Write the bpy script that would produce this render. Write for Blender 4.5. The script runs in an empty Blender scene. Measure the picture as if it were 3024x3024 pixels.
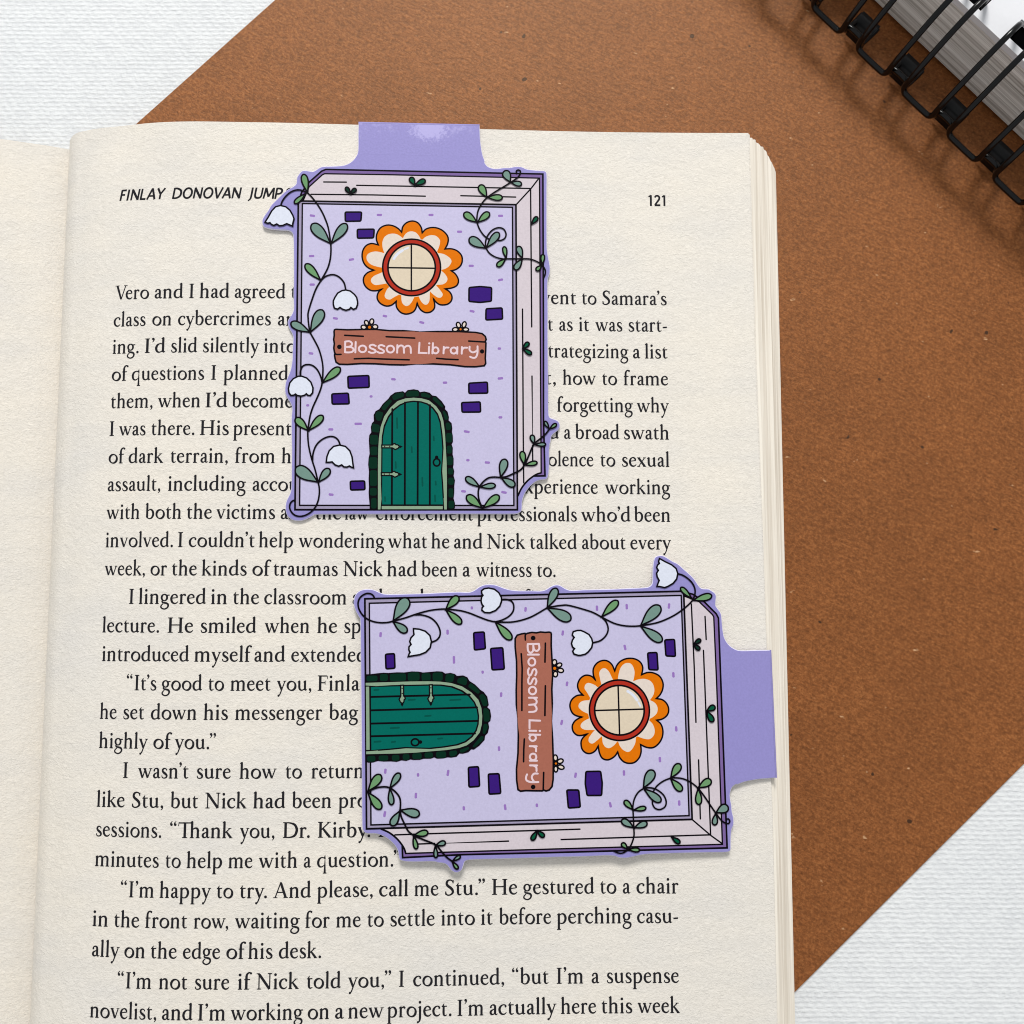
import bpy, bmesh, math, random
from mathutils import Vector, Matrix

# ---------------------------------------------------------------- camera, light, exposure
scene = bpy.context.scene
random.seed(7)
MM = 0.001                                   # everything below is written in millimetres
CAM_LOC=[22.9406, 6.5274, 206.548]
CAM_ROT=[[0.999997, -0.002582, 0.0], [0.002571, 0.995465, -0.095089], [0.000246, 0.095089, 0.995469]]
cam_data = bpy.data.cameras.new("camera")
cam_data.sensor_fit = 'HORIZONTAL'
cam_data.sensor_width = 36.0
cam_data.lens = 36.0 * 3030.0 / 3024.0
cam_data.clip_start = 0.01
cam_data.clip_end = 20.0
camera = bpy.data.objects.new("camera", cam_data)
scene.collection.objects.link(camera)
camera.matrix_world = Matrix.Translation(Vector(CAM_LOC) * MM) @ Matrix(CAM_ROT).to_4x4()
scene.camera = camera

world = bpy.data.worlds.new("World")
scene.world = world
world.use_nodes = True
bg = world.node_tree.nodes["Background"]
bg.inputs[0].default_value = (0.95, 0.98, 1.0, 1)
bg.inputs[1].default_value = 0.56

def area_light(name, loc, target, sx, sy, power, col):
    d = bpy.data.lights.new(name, 'AREA')
    d.shape = 'RECTANGLE'; d.size = sx; d.size_y = sy; d.energy = power; d.color = col
    o = bpy.data.objects.new(name, d)
    scene.collection.objects.link(o)
    o.location = loc
    o.rotation_euler = (Vector(target) - Vector(loc)).to_track_quat('-Z', 'Y').to_euler()
    return o
# the window beyond the top of the table, a little to the right
area_light("window_light", (0.02, 1.05, 1.0), (0.0, 0.03, 0.0), 0.42, 0.36, 17.0, (1.0, 0.985, 0.96))

scene.view_settings.view_transform = 'Standard'
scene.view_settings.look = 'None'
scene.view_settings.exposure = 0.0
scene.view_settings.gamma = 1.0
scene.view_settings.use_curve_mapping = False
scene.cycles.pixel_filter_type = 'BLACKMAN_HARRIS'
scene.cycles.filter_width = 1.05

# ---------------------------------------------------------------- helpers
def lin(r, g, b):
    f = lambda v: v / 12.92 if v <= 0.04045 else ((v + 0.055) / 1.055) ** 2.4
    return (f(r / 255), f(g / 255), f(b / 255), 1.0)

MATS = {}
def material(name, col, rough=0.6, spec=0.3, build=None):
    m = bpy.data.materials.new(name); m.use_nodes = True
    nt = m.node_tree; b = nt.nodes["Principled BSDF"]
    b.inputs["Base Color"].default_value = col
    b.inputs["Roughness"].default_value = rough
    b.inputs["Specular IOR Level"].default_value = spec
    if build: build(nt, b)
    MATS[name] = m
    return m

def N(nt, kind, **kw):
    n = nt.nodes.new(kind)
    for k, v in kw.items():
        if k in n.inputs: n.inputs[k].default_value = v
        else: setattr(n, k, v)
    return n
def coords(nt, scale=(1, 1, 1), rot=(0, 0, 0)):
    tc = nt.nodes.new("ShaderNodeTexCoord"); mp = nt.nodes.new("ShaderNodeMapping")
    mp.inputs["Scale"].default_value = scale; mp.inputs["Rotation"].default_value = rot
    nt.links.new(tc.outputs["Object"], mp.inputs["Vector"])
    return mp.outputs["Vector"]
def noise(nt, vec, scale, detail=3.0, rough=0.55, dist=0.0):
    n = nt.nodes.new("ShaderNodeTexNoise")
    n.inputs["Scale"].default_value = scale; n.inputs["Detail"].default_value = detail
    n.inputs["Roughness"].default_value = rough; n.inputs["Distortion"].default_value = dist
    nt.links.new(vec, n.inputs["Vector"])
    return n.outputs["Fac"]
def ramp(nt, fac, stops):
    r = nt.nodes.new("ShaderNodeValToRGB")
    e = r.color_ramp.elements
    e[0].position, e[0].color = stops[0]
    e[1].position, e[1].color = stops[1]
    for p, c in stops[2:]:
        x = e.new(p); x.color = c
    nt.links.new(fac, r.inputs["Fac"])
    return r.outputs["Color"]
def mixc(nt, a, b, fac, mode='MIX'):
    m = nt.nodes.new("ShaderNodeMix"); m.data_type = 'RGBA'; m.blend_type = mode
    for s, v in ((0, fac), (6, a), (7, b)):
        if hasattr(v, "links"): nt.links.new(v, m.inputs[s])
        else: m.inputs[s].default_value = v
    return m.outputs[2]
def math_(nt, op, a, b=0.0):
    m = nt.nodes.new("ShaderNodeMath"); m.operation = op
    for s, v in ((0, a), (1, b)):
        if hasattr(v, "links"): nt.links.new(v, m.inputs[s])
        else: m.inputs[s].default_value = v
    return m.outputs[0]
def bump(nt, b, height, dist, strength=1.0, normal=None):
    n = nt.nodes.new("ShaderNodeBump")
    n.inputs["Distance"].default_value = dist; n.inputs["Strength"].default_value = strength
    nt.links.new(height, n.inputs["Height"])
    if normal is not None: nt.links.new(normal, n.inputs["Normal"])
    nt.links.new(n.outputs["Normal"], b.inputs["Normal"])
    return n.outputs["Normal"]

def link(o, parent=None):
    scene.collection.objects.link(o)
    if parent is not None: o.parent = parent
    return o
def empty(name, loc=(0, 0, 0), label=None, cat=None, group=None):
    o = bpy.data.objects.new(name, None); link(o)
    o.empty_display_size = 0.01
    o.location = loc
    if label: o["label"] = label
    if cat: o["category"] = cat
    if group: o["group"] = group
    return o

class MB:
    """collects vertices (mm) and faces with material names, links them as one mesh object"""
    def __init__(s): s.v = []; s.f = []; s.m = []; s.names = []; s.smooth = []
    def mi(s, name):
        if name not in s.names: s.names.append(name)
        return s.names.index(name)
    def face(s, idx, m, smooth=False): s.f.append(idx); s.m.append(s.mi(m)); s.smooth.append(smooth)
    def add(s, pts):
        i0 = len(s.v); s.v += [tuple(p) for p in pts]; return i0
    def poly(s, pts, m):
        i = s.add(pts); s.face(list(range(i, i + len(pts))), m)
    def grid(s, rows, m, smooth=True, flip=False):
        n = len(rows[0]); i0 = len(s.v)
        for r in rows: s.add(r)
        for a in range(len(rows) - 1):
            for b in range(n - 1):
                q = [i0 + a * n + b, i0 + a * n + b + 1, i0 + (a + 1) * n + b + 1, i0 + (a + 1) * n + b]
                s.face(q[::-1] if flip else q, m, smooth)
    def box(s, lo, hi, m, M=None):
        P = [Vector((x, y, z)) for z in (lo[2], hi[2]) for y in (lo[1], hi[1]) for x in (lo[0], hi[0])]
        if M: P = [M @ p for p in P]
        i = s.add(P)
        for q in ((0, 2, 3, 1), (4, 5, 7, 6), (0, 1, 5, 4), (2, 6, 7, 3), (0, 4, 6, 2), (1, 3, 7, 5)): s.face([i + k for k in q], m)
    def tube(s, path, r, m, n=10, cap=True):
        P = [Vector(p) for p in path]; i0 = len(s.v); up = Vector((0.31, 0.2, 0.93)).normalized(); prev = None
        for k, p in enumerate(P):
            t = (P[min(k + 1, len(P) - 1)] - P[max(k - 1, 0)]).normalized()
            a = (prev if prev is not None else up); a = (a - t * a.dot(t)).normalized(); prev = a
            b = t.cross(a)
            s.add([p + (a * math.cos(2 * math.pi * j / n) + b * math.sin(2 * math.pi * j / n)) * r for j in range(n)])
        for k in range(len(P) - 1):
            for j in range(n):
                s.face([i0 + k * n + j, i0 + k * n + (j + 1) % n, i0 + (k + 1) * n + (j + 1) % n, i0 + (k + 1) * n + j], m, True)
        if cap:
            s.face([i0 + j for j in range(n)][::-1], m); e = i0 + (len(P) - 1) * n; s.face([e + j for j in range(n)], m)
    def build(s, name, parent=None):
        me = bpy.data.meshes.new(name)
        me.from_pydata([(x * MM, y * MM, z * MM) for x, y, z in s.v], [], s.f)
        for n in s.names: me.materials.append(MATS[n])
        me.polygons.foreach_set("material_index", s.m)
        me.polygons.foreach_set("use_smooth", s.smooth)
        me.update()
        return link(bpy.data.objects.new(name, me), parent)

def smooth_path(p, n=5, closed=False):
    D = len(p[0])
    if closed: q = [p[-1]] + list(p) + [p[0], p[1]]
    else: q = [tuple(2 * p[0][j] - p[1][j] for j in range(D))] + list(p) + [tuple(2 * p[-1][j] - p[-2][j] for j in range(D))]
    out = []
    for i in range(1, len(q) - 2):
        for k in range(n):
            t = k / n
            out.append(tuple(0.5 * (2 * q[i][j] + (q[i + 1][j] - q[i - 1][j]) * t + (2 * q[i - 1][j] - 5 * q[i][j] + 4 * q[i + 1][j] - q[i + 2][j]) * t * t + (3 * q[i][j] - q[i - 1][j] - 3 * q[i + 1][j] + q[i + 2][j]) * t ** 3) for j in range(D)))
    if not closed: out.append(tuple(p[-1]))
    return out

def ribbon_sides(pts, widths, closed=False):
    """left and right border of a flat pen stroke through 2D pts"""
    n = len(pts); L = []; Rr = []
    for i in range(n):
        a = pts[i - 1] if (i > 0 or closed) else pts[i]
        c = pts[(i + 1) % n] if (i < n - 1 or closed) else pts[i]
        b = pts[i]
        d1 = Vector((b[0] - a[0], b[1] - a[1])); d2 = Vector((c[0] - b[0], c[1] - b[1]))
        if d1.length < 1e-9: d1 = d2
        if d2.length < 1e-9: d2 = d1
        d1 = d1.normalized(); d2 = d2.normalized(); t = d1 + d2
        if t.length < 1e-6: t = d1
        t = t.normalized(); k = 1.0 / max(0.45, t.dot(d1)); nrm = Vector((-t.y, t.x)); w = widths[i] * 0.5 * k
        L.append((b[0] + nrm.x * w, b[1] + nrm.y * w)); Rr.append((b[0] - nrm.x * w, b[1] - nrm.y * w))
    return L, Rr

# ---------------------------------------------------------------- materials
def paper_nodes(nt, b):
    v = coords(nt)
    big = noise(nt, v, 45, 3); fib = noise(nt, coords(nt, (1, 1.6, 1)), 1500, 3, 0.7, 1.2); tooth = noise(nt, v, 620, 4, 0.65, 0.6)
    c = ramp(nt, big, [(0.3, lin(236, 229, 218)), (0.7, lin(230, 225, 218))])
    c = mixc(nt, c, ramp(nt, fib, [(0.3, (0.86, 0.85, 0.83, 1)), (0.68, (1.06, 1.05, 1.03, 1))]), 0.75, 'MULTIPLY')
    sh = noise(nt, coords(nt, (1.0, 4.5, 1)), 60, 3, 0.55)
    c = mixc(nt, c, ramp(nt, sh, [(0.42, (1, 1, 1, 1)), (0.66, (0.962, 0.968, 0.98, 1))]), 1.0, 'MULTIPLY')
    nt.links.new(c, b.inputs["Base Color"])
    h = math_(nt, 'ADD', math_(nt, 'MULTIPLY', fib, 0.8), tooth)
    bump(nt, b, h, 0.00022, 0.8)
material("page_paper", lin(224, 218, 206), 0.85, 0.12, paper_nodes)

def block_nodes(nt, b):
    v = coords(nt, (900, 14, 900)); s1 = noise(nt, v, 1.0, 4, 0.65)
    c = ramp(nt, s1, [(0.32, lin(204, 193, 178)), (0.6, lin(240, 233, 221))]); nt.links.new(c, b.inputs["Base Color"])
    bump(nt, b, s1, 0.0002, 0.5)
material("page_edge", lin(224, 214, 198), 0.9, 0.1, block_nodes)
material("book_ink", lin(33, 32, 36), 0.7, 0.08)

def kraft_nodes(nt, b):
    v = coords(nt); vr = nt.nodes.new("ShaderNodeMapping"); vr.inputs["Rotation"].default_value = (0, 0, 0.47); nt.links.new(v, vr.inputs["Vector"])
    vs = nt.nodes.new("ShaderNodeMapping"); vs.inputs["Scale"].default_value = (0.30, 1.0, 1.0); nt.links.new(vr.outputs["Vector"], vs.inputs["Vector"]); vd = vs.outputs["Vector"]
    big = noise(nt, v, 22, 3, 0.5); mid = noise(nt, v, 1700, 5, 0.8, 0.2); fib = noise(nt, vd, 1900, 5, 0.75, 0.5); blot = noise(nt, v, 75, 4, 0.6)
    c = ramp(nt, mid, [(0.33, lin(104, 58, 24)), (0.50, lin(131, 77, 38)), (0.68, lin(158, 101, 56))])
    c = mixc(nt, c, ramp(nt, big, [(0.3, (0.90, 0.88, 0.86, 1)), (0.7, (1.06, 1.05, 1.04, 1))]), 1.0, 'MULTIPLY')
    c = mixc(nt, c, ramp(nt, blot, [(0.35, (0.94, 0.93, 0.92, 1)), (0.65, (1.04, 1.04, 1.04, 1))]), 1.0, 'MULTIPLY')
    c = mixc(nt, c, ramp(nt, fib, [(0.36, (0.70, 0.67, 0.62, 1)), (0.62, (1.26, 1.27, 1.28, 1))]), 0.85, 'MULTIPLY')
    sp = noise(nt, v, 420, 1, 0.4)
    c = mixc(nt, c, lin(58, 32, 16), ramp(nt, sp, [(0.775, (0, 0, 0, 1)), (0.80, (1, 1, 1, 1))]))
    sp2 = noise(nt, coords(nt, (0.6, 1.0, 1.0), (0, 0, 1.1)), 700, 2, 0.5)
    c = mixc(nt, c, lin(206, 162, 120), ramp(nt, sp2, [(0.735, (0, 0, 0, 1)), (0.79, (0.8, 0.8, 0.8, 1))]))
    nt.links.new(c, b.inputs["Base Color"])
    bump(nt, b, math_(nt, 'ADD', mid, fib), 0.00012, 0.6)
material("kraft_paper", lin(158, 97, 54), 0.46, 0.5, kraft_nodes)
MATS["kraft_paper"].node_tree.nodes["Principled BSDF"].inputs["Specular Tint"].default_value = (1.0, 0.74, 0.52, 1)
material("kraft_edge", lin(138, 98, 55), 0.8, 0.1)

def canvas_nodes(nt, b):
    warp = coords(nt)
    n0 = noise(nt, coords(nt, (1, 0.6, 1)), 330, 3, 0.6)
    tc = nt.nodes.new("ShaderNodeTexCoord"); sep = nt.nodes.new("ShaderNodeSeparateXYZ"); nt.links.new(tc.outputs["Object"], sep.inputs[0])
    X, Y = sep.outputs["X"], sep.outputs["Y"]
    wob = math_(nt, 'MULTIPLY', math_(nt, 'SUBTRACT', n0, 0.5), 0.00055)
    yy = math_(nt, 'ADD', Y, wob)
    row = math_(nt, 'MULTIPLY', yy, 2 * math.pi / 0.00093)
    rib = math_(nt, 'SINE', row)
    rowi = math_(nt, 'FLOOR', math_(nt, 'DIVIDE', yy, 0.00093))
    st = math_(nt, 'SINE', math_(nt, 'ADD', math_(nt, 'ADD', math_(nt, 'MULTIPLY', X, 2 * math.pi / 0.0019), math_(nt, 'MULTIPLY', n0, 9.0)), math_(nt, 'MULTIPLY', rowi, 2.6)))
    rag = noise(nt, coords(nt, (0.55, 1.0, 1)), 1500, 4, 0.75); clump = noise(nt, coords(nt, (0.7, 1.0, 1)), 420, 3, 0.6)
    h = math_(nt, 'ADD', math_(nt, 'MULTIPLY', rib, 0.22), math_(nt, 'MULTIPLY', st, 0.20))
    h = math_(nt, 'ADD', h, math_(nt, 'MULTIPLY', rag, 2.1)); h = math_(nt, 'ADD', h, math_(nt, 'MULTIPLY', clump, 1.5))
    c = ramp(nt, noise(nt, warp, 14, 2), [(0.3, lin(228, 230, 231)), (0.7, lin(235, 236, 236))])
    cav = ramp(nt, math_(nt, 'SUBTRACT', h, 1.15), [(0.25, (0.88, 0.88, 0.89, 1)), (0.95, (1.0, 1.0, 1.0, 1))])
    nt.links.new(mixc(nt, c, cav, 1.0, 'MULTIPLY'), b.inputs["Base Color"])
    bump(nt, b, h, 0.00014, 0.7)
material("white_canvas", lin(232, 234, 236), 0.9, 0.1, canvas_nodes)

def card_nodes(col, amp=0.07, rough=0.42, spec=0.35):
    def f(nt, b):
        g = noise(nt, coords(nt), 2600, 2, 0.6); big = noise(nt, coords(nt), 140, 2)
        c = mixc(nt, col, ramp(nt, g, [(0.3, (1 - amp, 1 - amp, 1 - amp, 1)), (0.7, (1 + amp, 1 + amp, 1 + amp, 1))]), 1.0, 'MULTIPLY')
        nt.links.new(c, b.inputs["Base Color"])
        bump(nt, b, math_(nt, 'ADD', g, math_(nt, 'MULTIPLY', big, 0.6)), 0.00003, 0.5)
    return f
PRINT = {'card': (143, 136, 194), 'wall': (190, 184, 214), 'strip2': (156, 147, 174), 'strip': (122, 98, 152), 'pages': (205, 194, 200),
         'dash': (146, 112, 180), 'brick': (55, 25, 115), 'orange': (217, 112, 3), 'petal': (219, 205, 194), 'red': (170, 46, 30),
         'glass': (214, 199, 176), 'white': (213, 217, 230), 'wood': (163, 100, 83), 'letter': (222, 197, 203), 'stone': (3, 42, 28),
         'sage2': (134, 157, 132), 'teal': (0, 99, 88), 'teal2': (0, 78, 68), 'green': (106, 148, 103), 'sage': (112, 141, 131),
         'dgreen': (4, 84, 56), 'dkgreen': (10, 48, 35), 'ink': (8, 4, 11)}
for k, c in PRINT.items():
    material(k, lin(*c), 0.5, 0.05 if k not in ('card', 'wall') else 0.25, card_nodes(lin(*c), 0.0 if k == 'ink' else 0.045))
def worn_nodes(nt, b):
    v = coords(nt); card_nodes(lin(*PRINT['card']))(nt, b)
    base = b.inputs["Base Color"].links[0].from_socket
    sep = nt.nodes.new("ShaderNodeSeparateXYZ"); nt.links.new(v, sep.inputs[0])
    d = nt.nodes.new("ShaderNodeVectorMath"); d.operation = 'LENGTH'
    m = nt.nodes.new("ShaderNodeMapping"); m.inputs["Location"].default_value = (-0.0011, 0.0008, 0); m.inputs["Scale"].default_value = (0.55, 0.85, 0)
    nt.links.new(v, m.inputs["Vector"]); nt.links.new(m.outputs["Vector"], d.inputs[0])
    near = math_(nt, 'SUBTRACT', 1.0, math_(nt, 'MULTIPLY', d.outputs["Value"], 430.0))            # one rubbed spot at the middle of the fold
    fold = math_(nt, 'ADD', 1.0, math_(nt, 'MULTIPLY', sep.outputs["Y"], 330.0))                    # and scuffs fading away from the fold, doubling as its painted highlight
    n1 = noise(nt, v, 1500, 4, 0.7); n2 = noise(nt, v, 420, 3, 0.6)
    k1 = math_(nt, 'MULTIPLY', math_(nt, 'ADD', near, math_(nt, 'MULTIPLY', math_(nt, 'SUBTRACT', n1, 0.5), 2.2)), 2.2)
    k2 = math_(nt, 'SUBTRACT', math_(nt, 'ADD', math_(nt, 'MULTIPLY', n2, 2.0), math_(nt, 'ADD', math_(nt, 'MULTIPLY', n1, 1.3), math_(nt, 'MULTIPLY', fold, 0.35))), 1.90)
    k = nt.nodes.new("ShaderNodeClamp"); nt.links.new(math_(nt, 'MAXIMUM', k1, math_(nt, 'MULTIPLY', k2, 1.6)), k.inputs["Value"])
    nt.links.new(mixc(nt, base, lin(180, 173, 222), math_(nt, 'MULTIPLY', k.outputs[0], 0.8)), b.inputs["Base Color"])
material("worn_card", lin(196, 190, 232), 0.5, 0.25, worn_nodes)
material("card_edge", lin(222, 219, 240), 0.5, 0.3)

material("black_wire", lin(4, 4, 5), 0.18, 0.3)
material("black_plastic", lin(7, 7, 8), 0.3, 0.25)
material("hole_shade", lin(4, 4, 5), 0.95, 0.02)
def stack_nodes(nt, b):
    tc = nt.nodes.new("ShaderNodeTexCoord"); sep = nt.nodes.new("ShaderNodeSeparateXYZ"); nt.links.new(tc.outputs["Object"], sep.inputs[0])
    cmb = nt.nodes.new("ShaderNodeCombineXYZ"); nt.links.new(sep.outputs["Z"], cmb.inputs["Z"])
    nt.links.new(math_(nt, 'MULTIPLY', sep.outputs["X"], 0.012), cmb.inputs["X"])
    n1 = noise(nt, cmb.outputs[0], 620, 3, 0.75); n2 = noise(nt, cmb.outputs[0], 160, 2, 0.5)
    c = ramp(nt, n1, [(0.36, lin(168, 162, 154)), (0.58, lin(250, 248, 243))])
    c = mixc(nt, c, ramp(nt, n2, [(0.4, (0.86, 0.85, 0.84, 1)), (0.6, (1, 1, 1, 1))]), 1.0, 'MULTIPLY')
    nt.links.new(c, b.inputs["Base Color"]); bump(nt, b, n1, 0.0004, 0.6)
material("paper_stack", lin(190, 184, 176), 0.85, 0.1, stack_nodes)
def white_nodes(nt, b):
    n1 = noise(nt, coords(nt), 90, 4, 0.6); bump(nt, b, n1, 0.0006, 0.35)
material("white_paper", lin(226, 226, 229), 0.8, 0.15, white_nodes)

# ---------------------------------------------------------------- setting: the white cloth the things lie on
t = MB(); t.poly([(-900, -900, 0), (900, -900, 0), (900, 900, 0), (-900, 900, 0)], "white_canvas")
table = t.build("tabletop"); table["kind"] = "structure"; table["label"] = "white ribbed canvas tabletop under everything"

# ---------------------------------------------------------------- brown kraft sheet
ka, kb = Vector((-27.5, 135.09)), Vector((-56.06, 107.49))       # points on its upper left edge
kc, kd = Vector((124.05, -23.37)), Vector((78.04, -66.57))       # points on its lower right edge
kdir = ((ka - kb).normalized() + (kc - kd).normalized()).normalized()
KRAFT_T = 0.45
def kraft_corner(p, s): return p + kdir * s
K = [kb + (kb - ka).normalized() * 18, kd + (kd - kc).normalized() * 62, kc + (kc - kd).normalized() * 250, ka + (ka - kb).normalized() * 250]
s = MB()
s.poly([(p.x, p.y, KRAFT_T) for p in K], "kraft_paper")
for i in range(4):
    p, q = K[i], K[(i + 1) % 4]
    s.poly([(p.x, p.y, 0.03), (q.x, q.y, 0.03), (q.x, q.y, KRAFT_T), (p.x, p.y, KRAFT_T)], "kraft_edge")
s.poly([(p.x, p.y, 0.03) for p in K[::-1]], "kraft_edge")
kraft = s.build("kraft_sheet")
kraft["label"] = "brown kraft paper sheet lying diagonally under the open book"; kraft["category"] = "paper"

# measured layout: page shape, words of the printed lines, drawing on the bookmarks
PAGE_TILT=0.069844; PAGE_HEIGHT=13.0; TEXT_WIDTH=107.0; LEADING=5.3181
PAGE_PROFILE=[(-13.5, -14.6), (-13.2, -12.4), (-12.9, -11.3337), (-12.6, -10.8), (-12.3, -10.2221), (-12.0, -9.7517), (-11.7, -9.3078), (-11.4, -8.9161), (-11.1, -8.5684), (-10.8, -8.2512), (-10.5, -7.9534), (-10.2, -7.6943), (-9.9, -7.4751), (-9.6, -7.2879), (-9.3, -7.1246), (-9.0, -6.9773), (-8.7, -6.8381), (-8.4, -6.6991), (-8.1, -6.5521), (-7.8, -6.3949), (-7.5, -6.2414), (-7.2, -6.0925), (-6.9, -5.9482), (-6.6, -5.8083), (-6.3, -5.6728), (-6.0, -5.5413), (-5.5, -5.3311), (-4.75, -5.0389), (-4.0, -4.7784), (-3.25, -4.5426), (-2.5, -4.3236), (-1.75, -4.1138), (-1.0, -3.9143), (-0.25, -3.731), (0.5, -3.5603), (1.25, -3.3983), (2.0, -3.2415), (2.75, -3.0882), (3.5, -2.9424), (4.25, -2.8033), (5.0, -2.6701), (5.75, -2.5418), (6.5, -2.4184), (7.25, -2.3015), (8.0, -2.1908), (8.75, -2.0853), (9.5, -1.9842), (10.25, -1.8868), (11.0, -1.7922), (11.75, -1.6996), (12.5, -1.6088), (13.25, -1.5209), (14.0, -1.4362), (14.75, -1.3547), (15.5, -1.2766), (16.25, -1.2019), (17.0, -1.1304), (17.75, -1.0619), (18.5, -0.9962), (19.25, -0.9336), (20.0, -0.8738), (22.0, -0.7273), (24.0, -0.599), (26.0, -0.4874), (28.0, -0.391), (30.0, -0.3088), (32.0, -0.2394), (34.0, -0.1814), (36.0, -0.134), (38.0, -0.0958), (40.0, -0.0657), (42.0, -0.0428), (44.0, -0.026), (46.0, -0.0141), (48.0, -0.0066), (50.0, -0.0023), (52.0, -0.0003), (54.0, -0.0), (56.0, -0.0006), (58.0, -0.0011), (60.0, -0.0011), (62.0, 0.0001), (64.0, 0.0033), (66.0, 0.0089), (68.0, 0.0176), (70.0, 0.0297), (72.0, 0.0457), (74.0, 0.0661), (76.0, 0.0913), (78.0, 0.1215), (80.0, 0.1571), (82.0, 0.1983), (84.0, 0.2453), (86.0, 0.2984), (88.0, 0.3575), (90.0, 0.4229), (92.0, 0.4946), (94.0, 0.5726), (96.0, 0.6569), (98.0, 0.7473), (100.0, 0.8439), (102.0, 0.9464), (104.0, 1.0546), (106.0, 1.1684), (108.0, 1.2875), (110.0, 1.4115), (112.0, 1.5401), (114.0, 1.6729), (116.0, 1.8095), (118.0, 1.9494), (120.0, 2.0921), (122.0, 2.2371), (124.0, 2.3838), (126.0, 2.5314), (128.0, 2.6778)]
PAGE_EDGE=[(-35.5, 123.3), (13.4, 123.72), (46.3, 124.37), (92.4, 125.13), (134.9, 125.25)]
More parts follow.
